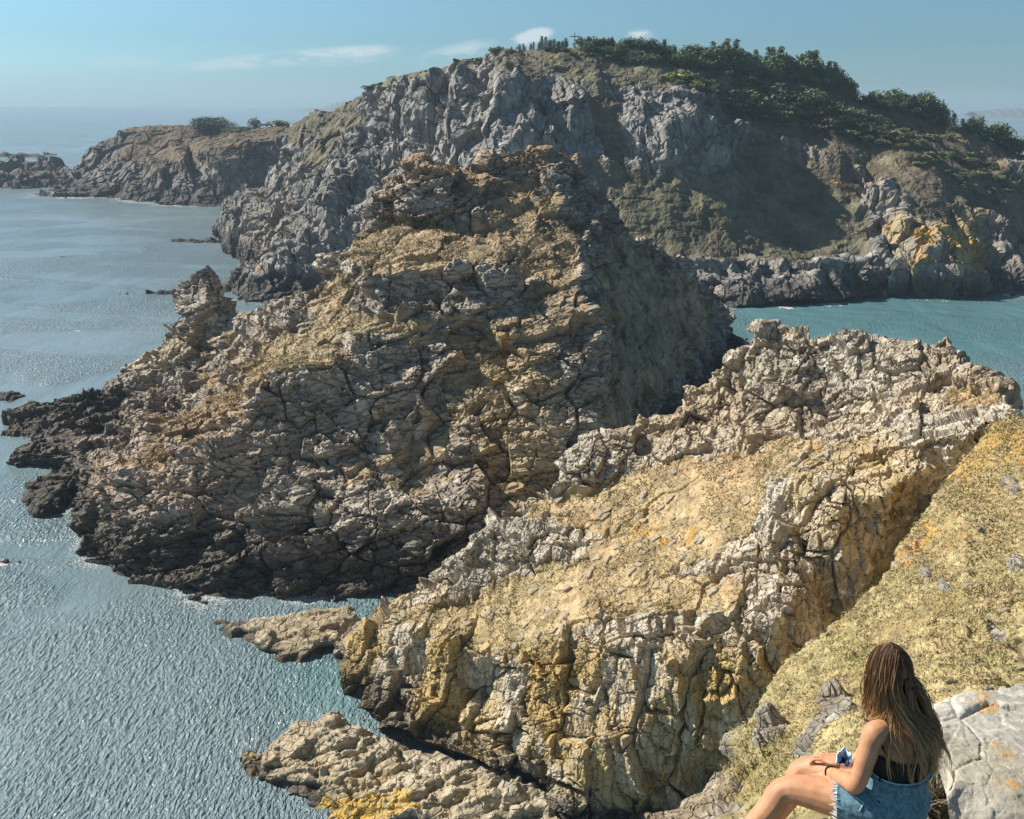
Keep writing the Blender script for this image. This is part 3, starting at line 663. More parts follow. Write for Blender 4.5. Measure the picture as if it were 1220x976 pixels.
sea_rock('dark_stack', 'squat dark stack of rock lying off the left foot of the crag',
 [(22,606,0),(24,590,0),(30,575,97,'b'),(50,564,99,'b'),(72,562,99,'b'),(90,572,97.5,'b'),(92,600,0),(86,613,0),(62,626,0),(38,626,0),(28,618,0)], [(36,588,93.6),(58,580,94.4),(80,582,94.6),(60,600,91.6),(40,610,90.6),(78,602,92)],
 [('block', (2.4, 2.4, 1.3), .5, 241, Rm), ('block', (.8, .8, .5), .2, 242, Rm)], wet_mat)
sea_rock('dark_skerry', 'dark flat-topped rock cut by the left edge of the picture in the middle distance',
 [(-40,487,0),(-40,466,133,'b'),(0,465,134,'b'),(20,465,134.5,'b'),(29,472,133.5,'b'),(30,478,0),(18,486,0),(0,488,0)], [(-10,473,131),(15,473,131.4)],
 [('block', (2.4, 2.4, 1.2), .4, 251, Rm), ('block', (.8, .8, .5), .15, 252, Rm)], wet_mat)
def skerry(label, cx, cy, w, h, seed, name='skerry'):
    top = P(cx, cy - h).copy()
    Y0 = P(cx, cy).y
    Y0 = (1 - math.sqrt(1 - 4 * Y0 / SEA_R)) * SEA_R / 2        # sighted distance, as the other survey points give it
    n = 9
    out, inn = [], []
    for i in range(n):                           # far edge, left to right, then the waterline back
        t = i / (n - 1)
        out.append((cx - w + 2 * w * t, cy - h * (.25 + .75 * math.sin(math.pi * (.15 + .7 * t)) ** .8) * (.8 + .35 * math.sin(seed * 3.1 + i * 2.3)), Y0 * 1.006, 'b'))
    for i in range(n):
        t = i / (n - 1)
        out.append((cx + w - 2 * w * t, cy + h * .22 * math.sin(math.pi * t), 0))
    u = Y0 / 110
    sea_rock(name, label, out, [(cx - w * .4, cy - h * .45, Y0 * 1.002), (cx + w * .3, cy - h * .4, Y0 * 1.002)],
             [('block', (1.6 * u, 1.6 * u, .8 * u), .2 * u, 260 + seed, Rm), ('block', (.6 * u, .6 * u, .4 * u), .1 * u, 280 + seed, Rm)], wet_mat, sk=((u, -1), (3 * u, None)), px=2.2)
skerry('small dark rock breaking the surface left of the pinnacle, smaller of the pair', 148, 352, 12, 5, 1)
skerry('long smooth dark rock breaking the surface left of the pinnacle, larger of the pair', 196, 351, 22, 9, 2)
skerry('thin flat rock barely above the water in the open bay', 66, 307, 21, 3, 3)
skerry('low dark reef pointing left from the foot of the far headland', 236, 289, 32, 9, 4, 'low_reef')
skerry('brown rock awash with white foam at the left edge of the picture', 2, 673, 22, 9, 5)
skerry('dark low islet behind the reef on the left horizon water', 28, 187, 32, 7, 6, 'islet')
skerry('tiny dark rock right of the low islet on the left', 60, 185, 8, 3.5, 7, 'islet')
skerry('small reddish rock off the right foot of the far headland', 1211, 354, 7, 7, 8)

# ---- the big lichened boulder beside the woman
boulder_mat = rock_mat('boulder_rock', .055, (.26, .245, .21), (.45, .43, .37), (.60, .58, .52), (.36, .31, .21), .01, grass=((.4, .32, .15), (.3, .25, .1)), stretch=(1, .5, 1), crack_amt=0.0)
Rb = rotm(4, -3, 30)
bo = landform('boulder',
 [(1116,905,3.76),(1110,880,3.92),(1108,850,4.28,'b'),(1113,834,4.5,'b'),(1150,827,4.6,'b'),(1185,817,4.74,'b'),(1225,810,4.84,'b'),(1300,800,4.9,'b'),(1400,806,4.9,'b'),(1400,985,3.35),(1400,1060,3.2),(1240,1060,3.16),(1150,1060,3.26),(1138,1010,3.42),(1128,950,3.54)],
 [(1129,914,3.72),(1140,918,3.7),(1160,931,3.62),(1178,944,3.56),(1200,943,3.57),(1240,945,3.56),(1133,895,3.86),(1150,860,4.16),(1190,880,4.0),(1200,840,4.46),(1240,850,4.36),(1240,900,3.88),(1180,915,3.74),(1135,927,3.6),(1138,950,3.55),(1158,965,3.5),(1185,965,3.48),(1240,970,3.46),(1148,985,3.46),(1180,1000,3.4),(1150,840,4.4),(1300,940,3.6)],
 [('strata', (.9, 1.2, .13), .02, 301, Rb), ('block', (.5, .7, .2), .016, 302, Rb, 2.6), ('block', (.16, .3, .09), .005, 303, Rb), ('fbm', (.2, .2, .12), .012, 304), ('fbm', (.04, .04, .03), .004, 305)],
 strokes=[('G', .8, 12, [(1150, 829), (1172, 832)]), ('G', .7, 8, [(1172, 848), (1185, 845)]), ('G', .72, 14, [(1176, 885), (1190, 893), (1205, 898)]), ('G', .75, 9, [(1195, 930), (1207, 934)]), ('G', .6, 6, [(1122, 862)]), ('G', .5, 8, [(1215, 880)])],
 mat=boulder_mat, nb=2, coarse=18, sm=1, skirt=((.05, -.25), (.3, -.7)), px=2.4, kind=None)
tag(bo, 'big pale grey boulder blotched with orange lichen beside the seated woman', 'boulder')
print('rocks', _t.time() - _t0)
# ------------------------------------------------------------------ trees, shrubs, the cross
rnd = random.Random(11)
rng = np.random.default_rng(5)
def leaf_mat(name, a, b, rough=.7):
    k = NT(name)
    oi = k.n.new('ShaderNodeObjectInfo')
    n = k.noise(k.coord(), 1.7, 3, .6)
    c = k.mix(k.rng(n, .35, .65), a, b)
    h = k.n.new('ShaderNodeHueSaturation')
    k.set(h, 'Color', c); k.set(h, 'Value', k.rng(oi.outputs['Random'], 0, 1, .75, 1.3)); k.set(h, 'Hue', k.rng(oi.outputs['Random'], 0, 1, .485, .515))
    k.set(k.bsdf, 'Base Color', h.outputs[0])
    k.bsdf.inputs['Roughness'].default_value = rough
    k.bsdf.inputs['Specular IOR Level'].default_value = .2
    return k.m
def plain(name, col, rough=.8, nscale=20, var=.25, bump=.2, spec=.3):
    k = NT(name)
    n = k.noise(k.coord(), nscale, 5, .6)
    c = k.mix(k.rng(n, .3, .7), tuple(x * (1 - var) for x in col), tuple(min(1, x * (1 + var)) for x in col))
    k.set(k.bsdf, 'Base Color', c)
    k.bsdf.inputs['Roughness'].default_value = rough
    k.bsdf.inputs['Specular IOR Level'].default_value = spec
    if bump:
        k.bump(n, bump, .3 / nscale)
    return k.m
conifer_m = leaf_mat('conifer_needles', (.09, .125, .065), (.16, .20, .10))
shrub_m = leaf_mat('dark_shrub_leaves', (.10, .125, .06), (.17, .195, .09))
olive_m = leaf_mat('olive_shrub_leaves', (.12, .13, .07), (.20, .20, .115))
lime_m = leaf_mat('bright_shrub_leaves', (.15, .17, .035), (.25, .25, .05))
bark_m = plain('bark', (.11, .085, .065), .9, 3, .3)

def tube(path, radii, seg=6):
    path = [Vector(p) for p in path]
    V, Fc = [], []
    for i, p in enumerate(path):
        t = (path[min(i + 1, len(path) - 1)] - path[max(i - 1, 0)]).normalized()
        u = t.orthogonal().normalized(); w = t.cross(u)
        for k in range(seg):
            an = 2 * math.pi * k / seg
            V.append(p + (u * math.cos(an) + w * math.sin(an)) * radii[i])
    for i in range(len(path) - 1):
        for k in range(seg):
            a, b = i * seg + k, i * seg + (k + 1) % seg
            Fc += [[a, b, b + seg], [a, b + seg, a + seg]]
    return V, Fc
def join(parts):
    V, Fc = [], []
    for v, f in parts:
        o = len(V); V += list(v); Fc += [[i + o for i in q] for q in f]
    return V, Fc
def leaves(centres, size, rr, flat=.6):
    n = len(centres)
    d = rr.normal(size=(n, 3)); d[:, 2] *= flat; d /= np.linalg.norm(d, axis=1, keepdims=True)
    e = np.cross(d, rr.normal(size=(n, 3))); e /= np.linalg.norm(e, axis=1, keepdims=True)
    s = size * (.6 + .8 * rr.random((n, 1)))
    C = np.asarray(centres)
    V = np.stack([C - d * s, C + e * s * .55, C + d * s, C - e * s * .55], 1).reshape(-1, 3)
    T = np.arange(n * 4).reshape(n, 4)
    return V, np.concatenate([T[:, [0, 1, 2]], T[:, [0, 2, 3]]])
def conifer_proto(h, w, lean, rr):
    """Wind-shaped pine: trunk with limbs, needle sprays gathered along the limbs."""
    limbs, cen = [tube([(0, 0, -.4), (lean * .2, 0, h * .4), (lean, 0, h)], [.03 * h, .022 * h, .005 * h])], []
    nl = 26
    for i in range(nl):
        t = .18 + .8 * (i + rr.random() * .6) / nl
        z = h * t; r = w * (1 - t) ** .75 * (.75 + .35 * rr.random()) + .1 * w
        an = i * 2.4 + rr.random()
        b = np.array([lean * t * t, 0, z]); e = b + np.array([math.cos(an) * r, math.sin(an) * r, r * (.1 + .25 * rr.random())])
        limbs.append(tube([b, e], [.010 * h, .003 * h], 3))
        for q in np.linspace(.25, 1.05, 4):
            c = b + (e - b) * q
            cen.append(c + rr.normal(size=(6, 3)) * np.array([.2, .2, .13]) * w)
    cen.append(np.array([[lean * q, 0, h * q] for q in (.88, .92, .96, 1.0, 1.0)]) + rr.normal(size=(5, 3)) * .04 * w)
    return join(limbs), leaves(np.concatenate(cen), .085 * h ** .5 * 1.05, rr, .8)
def shrub_proto(w, h, rr, n=260, lobes=7):
    fine = (260 / n) ** .5 if n > 800 else 1.0
    st, cen = [], []
    for i in range(lobes):
        an = rr.random() * 6.28; r = w * .5 * rr.random() ** .5
        c = np.array([math.cos(an) * r, math.sin(an) * r, h * (.35 + .45 * rr.random())])
        st.append(tube([(0, 0, -.2), c * np.array([.5, .5, .6]), c], [.035 * w, .025 * w, .01 * w], 4))
        d = rr.normal(size=(n // lobes, 3)); d /= np.linalg.norm(d, axis=1, keepdims=True)
        cen.append(c + d * np.array([w * .32, w * .32, h * .33]) * (.55 + .5 * rr.random((n // lobes, 1))))
    C = np.concatenate(cen); C[:, 2] = np.maximum(C[:, 2], .03 * h)
    return join(st), leaves(C, .09 * w * fine * (1.3 if fine < 1 else 1), rr)
def make_plant(name, part_a, part_b, geo, mat):
    r = empty(name)
    a = link_mesh(part_a, geo[0][0], geo[0][1], bark_m, r)
    b = link_mesh(part_b, geo[1][0], geo[1][1], mat, r)
    return r
def copy_tree(o, parent=None):
    c = o.copy(); COL.objects.link(c)
    if parent is not None:
        c.parent = parent
    for ch in o.children:
        copy_tree(ch, c)
    return c
used = set()
def plant(proto, loc, rz, sc, label, cat, group):
    o = proto if proto.name not in used else copy_tree(proto)
    used.add(proto.name)
    o.location = loc; o.rotation_euler = (0, 0, rz); o.scale = sc if isinstance(sc, tuple) else (sc,) * 3
    return tag(o, label, cat, group)
_gcache = {}
def ground(land, px, py):
    o, V, T, A, N, mask = LAND[land]
    if land not in _gcache:
        _gcache[land] = np.where(A[:, 2] < .3)[0]
    idx = _gcache[land]
    d = (A[idx, 0] - px) ** 2 + (A[idx, 1] - py) ** 2
    i = idx[int(np.argmin(d))]
    return Vector(V[i]), Vector(N[i])
pines = [make_plant('pine_tree', 'trunk', 'crown', conifer_proto(h, w, l, rng), conifer_m) for h, w, l in ((6, 1.5, .3), (5, 1.6, .5), (7, 1.4, .2), (4.5, 1.4, .2), (5.5, 1.9, .6), (6.5, 1.7, .1))]
broad = [make_plant('broad_tree', 'trunk', 'crown', shrub_proto(w, h, rng, 900, 12), conifer_m) for w, h in ((5, 5), (6, 4.4), (4.5, 5.4))]
shr = [make_plant('shrub', 'stem', 'foliage', shrub_proto(w, h, rng, 420, 9), m) for w, h, m in ((3.2, 2.0, shrub_m), (3.6, 1.8, shrub_m), (3, 2, olive_m), (4, 1.8, olive_m), (3, 1.8, lime_m), (3.6, 1.5, lime_m))]

def row(px0, px1, step, pyf, hf, label, group, kinds, jy=3):
    x = px0
    while x < px1:
        py = pyf(x) + rnd.uniform(0, jy)
        loc, _ = ground('headland', x, py)
        pr = rnd.choice(kinds)
        hpx = hf(x) * .66 * rnd.uniform(.7, 1.25)
        base = 5.6 if pr in pines else 5.0
        s = hpx / F_PX * (loc - CAM).length / base
        plant(pr, loc - Vector((0, 0, .3)), rnd.uniform(0, 6.28), (s * rnd.uniform(.85, 1.25), s * rnd.uniform(.85, 1.25), s), label.replace('pine', 'rounded tree') if pr in broad else label, 'tree', group.replace('pines', 'rounded trees') if pr in broad else group)
        x += step * rnd.uniform(.6, 1.4)
interp = lambda pts: (lambda x: float(np.interp(x, [p[0] for p in pts], [p[1] for p in pts])))
sky_y = interp([(560, 74), (610, 63), (640, 58), (690, 55), (740, 61), (800, 71), (850, 77), (900, 85), (950, 93), (1000, 105), (1035, 121), (1070, 125), (1110, 137), (1140, 151), (1170, 163), (1200, 178)])
row(606, 676, 3.8, sky_y, interp([(606, 9), (640, 15), (676, 18)]), 'small pine on the headland skyline left of the cross', 'pines left of the cross', pines[:4])
row(690, 900, 3.4, sky_y, interp([(690, 18), (740, 19), (760, 18), (830, 25), (900, 32)]), 'dark pine in the long row right of the cross', 'pines in the long skyline row', pines[:3] + broad)
row(700, 900, 10, lambda x: sky_y(x) + 7, interp([(700, 17), (900, 22)]), 'rounded dark tree along the front of the long skyline row', 'rounded trees below the skyline row', broad, 5)
row(905, 1022, 3.3, sky_y, interp([(905, 30), (950, 33), (990, 30), (1012, 22), (1022, 10)]), 'tall pine in the dense clump above the bare right shoulder', 'pines in the dense clump', pines[:3] + broad[:2])
row(910, 1015, 9, lambda x: sky_y(x) + 6, interp([(910, 24), (1015, 14)]), 'low rounded tree at the foot of the dense clump of trees', 'rounded trees under the dense clump', broad, 4)
row(1036, 1138, 3.6, sky_y, interp([(1036, 20), (1060, 26), (1100, 26), (1138, 16)]), 'pine in the clump past the gap on the right shoulder', 'pines past the gap', pines[:2] + broad)
row(1040, 1138, 9, lambda x: sky_y(x) + 6, interp([(1040, 16), (1138, 14)]), 'bushy tree fronting the clump past the gap', 'bushy trees past the gap', broad, 5)
row(1146, 1216, 6, sky_y, interp([(1146, 16), (1175, 28), (1200, 24), (1216, 16)]), 'dark tree at the far right end of the headland', 'trees at the right end of the headland', broad + pines[4:])
def one_shrub(land, px, py, wpx, pr, label, group=None, cat='shrub', hs=1.0):
    loc, _ = ground(land, px, py)
    s = wpx / F_PX * (loc - CAM).length / 3.6
    return plant(pr, loc - Vector((0, 0, (.2 if pr.name[:5] == 'shrub' else 1.1) * s)), rnd.uniform(0, 6.28), (s, s, s * hs * rnd.uniform(.6, .95)), label, cat, group)
for reg, lab, grp, prs, n, wd in (
    ([(790, 100), (860, 92), (960, 112), (1020, 135), (900, 150), (820, 120)], 'low dark green shrub in the scrub under the skyline trees', 'dark shrubs under the skyline trees', shr[0:3], 75, (9, 19)),
    ([(880, 110), (980, 118), (1060, 150), (1080, 185), (980, 160), (900, 150)], 'grey-green shrub in the scrub on the upper right slope', 'grey-green shrubs on the upper slope', shr[2:4] + shr[0:1], 100, (8, 17)),
    ([(1060, 150), (1140, 170), (1200, 200), (1200, 250), (1120, 215), (1070, 185)], 'dark shrub on the shaded right flank of the headland', 'dark shrubs on the right flank', shr[0:4], 50, (8, 16)),
    ([(640, 60), (760, 66), (790, 80), (700, 72)], 'small scrubby shrub along the cliff brow below the cross', 'shrubs along the cliff brow', shr[0:4], 16, (5, 10))):
    xs = [p[0] for p in reg]; ys = [p[1] for p in reg]
    k = 0
    poly = [Vector(p) for p in reg]
    while k < n:
        x, y = rnd.uniform(min(xs), max(xs)), rnd.uniform(min(ys), max(ys))
        ins = False
        for i in range(len(reg)):
            (x1, y1), (x2, y2) = reg[i], reg[i - 1]
            if (y1 > y) != (y2 > y) and x < (x2 - x1) * (y - y1) / (y2 - y1) + x1:
                ins = not ins
        if ins:
            one_shrub('headland', x, y, rnd.uniform(*wd), rnd.choice(prs), lab, grp); k += 1
for x, y, w_, lab in ((800, 98, 30, 'broad yellow-green patch of gorse on the ridge above the pale cliffs'), (818, 106, 26, 'second yellow-green bush just below the broad patch on the ridge'), (872, 94, 16, 'bright yellow-green bush among the dark scrub nearer the trees'),
                      (888, 105, 18, 'light green bush below the bright yellow one'), (782, 65, 14, 'lime bush at the foot of the skyline row'), (803, 62, 16, 'sunlit lime bush in front of the skyline pines')):
    one_shrub('headland', x, y, w_, shr[4 + (w_ > 20)], lab, hs=.8)
for x, y, w_, lab in ((905, 128, 26, 'largest dark bush standing out on the shaded slope'), (912, 112, 22, 'dark bush just above the largest one on the slope'), (957, 118, 18, 'dark round bush right of the largest one'), (970, 122, 14, 'small dark bush at the right of the dark trio')):
    one_shrub('headland', x, y, w_, broad[1], lab, hs=.8)
big_broad = make_plant('broad_tree', 'trunk', 'crown', shrub_proto(6.4, 4.2, rng, 4200, 20), conifer_m)
one_shrub('distant_headland', 257, 153, 21, big_broad, 'big dark rounded tree on top of the distant left headland', cat='tree', hs=.75)
one_shrub('distant_headland', 277, 155, 14, big_broad, 'lower bushy tree against the right side of the big rounded one', cat='tree', hs=.6)
one_shrub('distant_headland', 302, 154, 10, broad[2], 'lone tiny bush on the distant headland skyline', cat='shrub')
one_shrub('distant_headland', 330, 151, 26, shr[1], 'low dark bush where the distant headland meets the big one', cat='shrub', hs=.7)
one_shrub('headland', 440, 108, 16, shr[0], 'dark green thicket on the left skyline of the big headland', cat='shrub', hs=.8)
one_shrub('headland', 453, 101, 14, shr[1], 'dark green bush just right of the left skyline thicket', cat='shrub', hs=.8)
one_shrub('headland', 570, 73, 18, shr[1], 'bush at the left brow of the high cliffs', cat='shrub')
one_shrub('headland', 592, 68, 18, shr[0], 'low bush on the brow right of the left brow bush', cat='shrub')
one_shrub('headland', 349, 196, 14, shr[0], 'single round dark bush on the pale left cliff', cat='shrub')
for pr in pines + broad + shr:                      # kinds that were not planted
    if pr.name not in used:
        for ch in list(pr.children): bpy.data.objects.remove(ch)
        bpy.data.objects.remove(pr)
# wooden cross on the summit
cl, _ = ground('headland', 683, 56)
wood_m = plain('weathered_wood', (.07, .06, .05), .85, 6)
cr = empty('wooden_cross', cl - Vector((0, 0, .4)))
tag(cr, 'thin dark wooden cross standing on the headland summit', 'cross')
def box_mesh(name, lo, hi, mat, parent):
    x0, y0, z0 = lo; x1, y1, z1 = hi
    V = [(x0, y0, z0), (x1, y0, z0), (x1, y1, z0), (x0, y1, z0), (x0, y0, z1), (x1, y0, z1), (x1, y1, z1), (x0, y1, z1)]
    return link_mesh(name, V, [[0, 3, 2, 1], [4, 5, 6, 7], [0, 1, 5, 4], [1, 2, 6, 5], [2, 3, 7, 6], [3, 0, 4, 7]], mat, parent)
box_mesh('post', (-.09, -.09, 0), (.09, .09, 3.9), wood_m, cr)
box_mesh('crossarm', (-1.3, -.07, 3.0), (1.3, .07, 3.18), wood_m, cr)

# distant coasts on the horizon
far_m = plain('far_coast', (.13, .15, .15), .9, .002, .2, 0)
def far_coast(name, px0, px1, Y, prof, depth):
    n = 40
    V, T = [], []
    for i in range(n + 1):
        t = i / n
        b = P(px0 + (px1 - px0) * t, 140, Y); b.z = 0
        h = float(np.interp(t, [p[0] for p in prof], [p[1] for p in prof])) * (1 + .08 * math.sin(i * 1.9))
        for k, (dy, q) in enumerate(((0, 0), (depth * .25, .6), (depth * .5, 1), (depth, 0))):
            V.append((b.x * (1 + dy / Y), b.y + dy, max(h * q, -1)))
    for i in range(n):
        for k in range(3):
            a = i * 4 + k
            T.append([a, a + 4, a + 5, a + 1])
    o = link_mesh(name, V, T, far_m)
    o['kind'] = 'structure'
far_coast('distant_hills', 352, 430, 4400, ((0, 0), (.15, 8), (.3, 7), (.6, 30), (1, 38)), 700)
far_coast('distant_coast', 1170, 1320, 3300, ((0, 14), (.2, 20), (.5, 25), (1, 29)), 700)
print('veg', _t.time() - _t0)
# ------------------------------------------------------------------ the seated woman
def V3(*a): return np.array(a, float)
J = {k: np.array(P(*v)) for k, v in dict(ls=(1041, 873, 3.24), rs=(1104, 857, 3.37), el=(1020, 935, 3.22), wr=(990, 921, 3.39), lk=(938, 941, 3.40), la=(893, 990, 3.36),
     rk=(962, 917, 3.60), ra=(922, 972, 3.56), head=(1061, 800, 3.34), lh=(1042, 957, 3.27)).items()}
fz = math.radians(-22)
fw = V3(math.sin(fz), math.cos(fz), 0)           # the way she faces
rt = V3(math.cos(fz), -math.sin(fz), 0)          # her right
up = V3(0, 0, 1)
J['rh'] = J['lh'] + rt * .155 + V3(0, 0, -.01)
hipc = (J['lh'] + J['rh']) / 2 + rt * .0
shc = (J['ls'] + J['rs']) / 2
TR = [  # height, half width, half depth
    (37.150, .08, .085), (37.175, .125, .115), (37.23, .142, .126), (37.29, .140, .122), (37.35, .124, .104), (37.41, .110, .090), (37.48, .120, .093),
    (37.55, .146, .094), (37.60, .150, .086), (37.64, .128, .068), (37.668, .072, .054), (37.70, .050, .050), (37.76, .048, .050)]
def spine(z):
    t = (z - 37.22) / (37.66 - 37.22)
    c = hipc + (shc - hipc) * min(max(t, -.1), 1.0) + fw * (-.018 * math.sin(math.pi * min(max(t, 0), 1)))
    if t > .9:
        c = c + (J['head'] - shc) * V3(1, 1, 0) * min(1, (t - .9) / .35) * .75
    return V3(c[0], c[1], z)
def trad(z):
    zs = [q[0] for q in TR]
    return float(np.interp(z, zs, [q[1] for q in TR])), float(np.interp(z, zs, [q[2] for q in TR]))
def ring(c, u, v, ru, rv, n=20):
    a = np.linspace(0, 2 * math.pi, n, endpoint=False)
    return [c + u * (math.cos(t) * ru) + v * (math.sin(t) * rv) for t in a]
def loft(rings, caps=True):
    n = len(rings[0]); V = [p for r in rings for p in r]; Fc = []
    for i in range(len(rings) - 1):
        for k in range(n):
            a, b = i * n + k, i * n + (k + 1) % n
            Fc += [[a, b, b + n], [a, b + n, a + n]]
    if caps:
        for i, flip in ((0, True), (len(rings) - 1, False)):
            V.append(sum(rings[i]) / n); c = len(V) - 1
            for k in range(n):
                a, b = i * n + k, i * n + (k + 1) % n
                Fc.append([c, b, a] if flip else [c, a, b])
    return V, Fc
def limb(pts, rad, n=14):
    """Tapering limb through pts, rounded at both ends."""
    pts = [np.array(p, float) for p in pts]
    P2, R2 = [], []
    m = 7
    for i in range(len(pts) - 1):                # Catmull-Rom
        p0, p1, p2, p3 = pts[max(i - 1, 0)], pts[i], pts[i + 1], pts[min(i + 2, len(pts) - 1)]
        for t in np.linspace(0, 1, m, endpoint=False):
            P2.append(.5 * ((2 * p1) + (-p0 + p2) * t + (2 * p0 - 5 * p1 + 4 * p2 - p3) * t * t + (-p0 + 3 * p1 - 3 * p2 + p3) * t ** 3))
            R2.append(rad[i] + (rad[i + 1] - rad[i]) * t)
    P2.append(pts[-1]); R2.append(rad[-1])
    d0 = P2[0] - P2[1]; d0 /= np.linalg.norm(d0); d1 = P2[-1] - P2[-2]; d1 /= np.linalg.norm(d1)
    for h, s in ((.5, .87), (.87, .5), (.98, .15)):
        P2.insert(0, pts[0] + d0 * h * rad[0]); R2.insert(0, rad[0] * s)
        P2.append(pts[-1] + d1 * h * rad[-1]); R2.append(rad[-1] * s)
    R = []; u = None                             # frames carried along the limb
    for i, p in enumerate(P2):
        t = P2[min(i + 1, len(P2) - 1)] - P2[max(i - 1, 0)]
        t /= max(np.linalg.norm(t), 1e-9)
        if u is None:
            u = V3(*Vector(t).orthogonal())
        u = u - t * (u @ t); u /= np.linalg.norm(u); w = np.cross(t, u)
        R.append(ring(p, u, w, R2[i], R2[i], n))
    return loft(R)
def ellip(c, a, b, d, ra, rb, rd, n=16):
    return loft([ring(c + d * (rd * math.sin(t)), a, b, ra * math.cos(t), rb * math.cos(t), n) for t in np.linspace(-1.5, 1.5, 11)])
def fuse(name, parts, voxel, mat, parent, smooth_it=6, shade=True):
    """Join closed lofts into one continuous surface."""
    V, Fc = join(parts)
    tmp = link_mesh('tmp', V, Fc)
    m = tmp.modifiers.new('r', 'REMESH'); m.mode = 'VOXEL'; m.voxel_size = voxel
    s = tmp.modifiers.new('s', 'SMOOTH'); s.iterations = smooth_it; s.factor = .5
    me = bpy.data.meshes.new_from_object(tmp.evaluated_get(bpy.context.evaluated_depsgraph_get()))
    bpy.data.objects.remove(tmp)
    me.name = name
    me.materials.clear(); me.materials.append(mat)
    me.polygons.foreach_set('use_smooth', np.full(len(me.polygons), shade, bool))
    o = bpy.data.objects.new(name, me); COL.objects.link(o)
    if parent is not None:
        o.parent = parent; o.matrix_parent_inverse = parent.matrix_world.inverted()
    return o

skin_m = plain('sun_tanned_skin', (.50, .25, .135), .52, 22, .13, .12, .35)
skin_m.node_tree.nodes['Principled BSDF'].inputs['Subsurface Weight'].default_value = .12
skin_m.node_tree.nodes['Principled BSDF'].inputs['Subsurface Radius'].default_value = (.02, .008, .004)
denim_m = plain('washed_denim', (.105, .20, .25), .85, 60, .35, .35)
hem_m = plain('frayed_white_thread', (.72, .70, .66), .9, 80, .1, 0)
black_m = plain('black_cotton', (.012, .012, .014), .8, 120, .3, .2)

woman = empty('person', (0, 0, 0))
tag(woman, 'woman with long brown hair in a black top and denim shorts sitting on the slope', 'person')
head = J['head']
skull = head + fw * .01
hand = J['wr'] + (J['rk'] - J['wr']) / np.linalg.norm(J['rk'] - J['wr']) * .055 + V3(0, 0, -.012)
hd = (hand - J['wr']) / np.linalg.norm(hand - J['wr'])
hs = np.cross(hd, up); hs /= np.linalg.norm(hs)
hu = np.cross(hs, hd)
def fingers(base, d, s, u, mirror=1):
    out = []
    for k, (off, ln, r) in enumerate(((-.030, .066, .0082), (-.010, .076, .0086), (.010, .071, .0083), (.029, .056, .0072))):
        p0 = base + d * .036 + s * off
        p1 = p0 + d * ln * .42 + u * .006 + s * off * .15
        p2 = p1 + d * ln * .34 - u * .012
        p3 = p2 + d * ln * .22 - u * .018
        out.append(limb([p0 - d * .02, p0, p1, p2, p3], [r * 1.1, r * 1.1, r, r * .92, r * .8], 8))
    t0 = base - d * .02 - s * .026 * mirror
    t1 = t0 + d * .03 - s * .026 * mirror - u * .006
    t2 = t1 + d * .034 - s * .006 * mirror - u * .01
    out.append(limb([t0, t1, t2], [.012, .0105, .0085], 8))
    out.append(ellip(base, s, u, d, .042, .016, .05, 14))
    return out
rel = J['rs'] + fw * .16 + V3(-.02, 0, -.20)
rwr = J['rk'] + (J['rh'] - J['rk']) * .42 + V3(0, 0, .085)
rhd = (J['rk'] - J['rh']) / np.linalg.norm(J['rk'] - J['rh'])
rhs = np.cross(rhd, up); rhs /= np.linalg.norm(rhs); rhu = np.cross(rhs, rhd)
rhand = rwr + rhd * .06
lank = J['lk'] + (J['la'] - J['lk']) * 1.62; rank = J['rk'] + (J['ra'] - J['rk']) * 1.5
toe = V3(-.75, .5, -.25); toe /= np.linalg.norm(toe)
parts = [loft([ring(spine(z), rt, fw, a, b, 24) for z, a, b in TR]),
    limb([J['ls'] + rt * .03 + V3(0, 0, .0), J['ls'] + V3(0, 0, -.012), J['ls'] + (J['el'] - J['ls']) * .5 + fw * -.004, J['el'], J['el'] + (J['wr'] - J['el']) * .35, J['wr'], hand], [.046, .045, .039, .0335, .035, .0235, .022]),
    limb([J['rs'] - rt * .03 + V3(0, 0, .0), J['rs'] + V3(0, 0, -.012), J['rs'] + (rel - J['rs']) * .5, rel, rel + (rwr - rel) * .35, rwr, rhand], [.046, .045, .039, .0335, .035, .0235, .022]),
    limb([J['lh'] + rt * .03, J['lh'], J['lh'] + (J['lk'] - J['lh']) * .45, J['lk'], J['lk'] + (lank - J['lk']) * .3, lank], [.09, .092, .080, .056, .056, .036]),
    limb([J['rh'] - rt * .03, J['rh'], J['rh'] + (J['rk'] - J['rh']) * .45, J['rk'], J['rk'] + (rank - J['rk']) * .3, rank], [.09, .092, .080, .056, .056, .036]),
    limb([lank - toe * .04, lank + toe * .06 - V3(0, 0, .03), lank + toe * .17 - V3(0, 0, .045)], [.036, .034, .022]),
    limb([rank - toe * .04, rank + toe * .06 - V3(0, 0, .03), rank + toe * .17 - V3(0, 0, .045)], [.036, .034, .022]),
    ellip(skull + V3(0, 0, .012), rt, fw, up, .064, .084, .092, 20), ellip(skull + fw * .035 - V3(0, 0, .055), rt, fw, up, .052, .052, .062, 16),
    limb([skull + fw * .098 + V3(0, 0, .008), skull + fw * .108 - V3(0, 0, .018), skull + fw * .112 - V3(0, 0, .03)], [.009, .011, .012], 8),
    limb([skull + fw * .088 - V3(0, 0, .06) - rt * .02, skull + fw * .093 - V3(0, 0, .06), skull + fw * .088 - V3(0, 0, .06) + rt * .02], [.006, .009, .006], 8),
    ellip(skull - rt * .060 + fw * .0 - V3(0, 0, .01), fw, rt, up, .018, .008, .03, 10), ellip(skull + rt * .060 - V3(0, 0, .01), fw, rt, up, .018, .008, .03, 10)]
parts += fingers(hand, hd, hs, hu, 1) + fingers(rhand, rhd, rhs, rhu, -1)
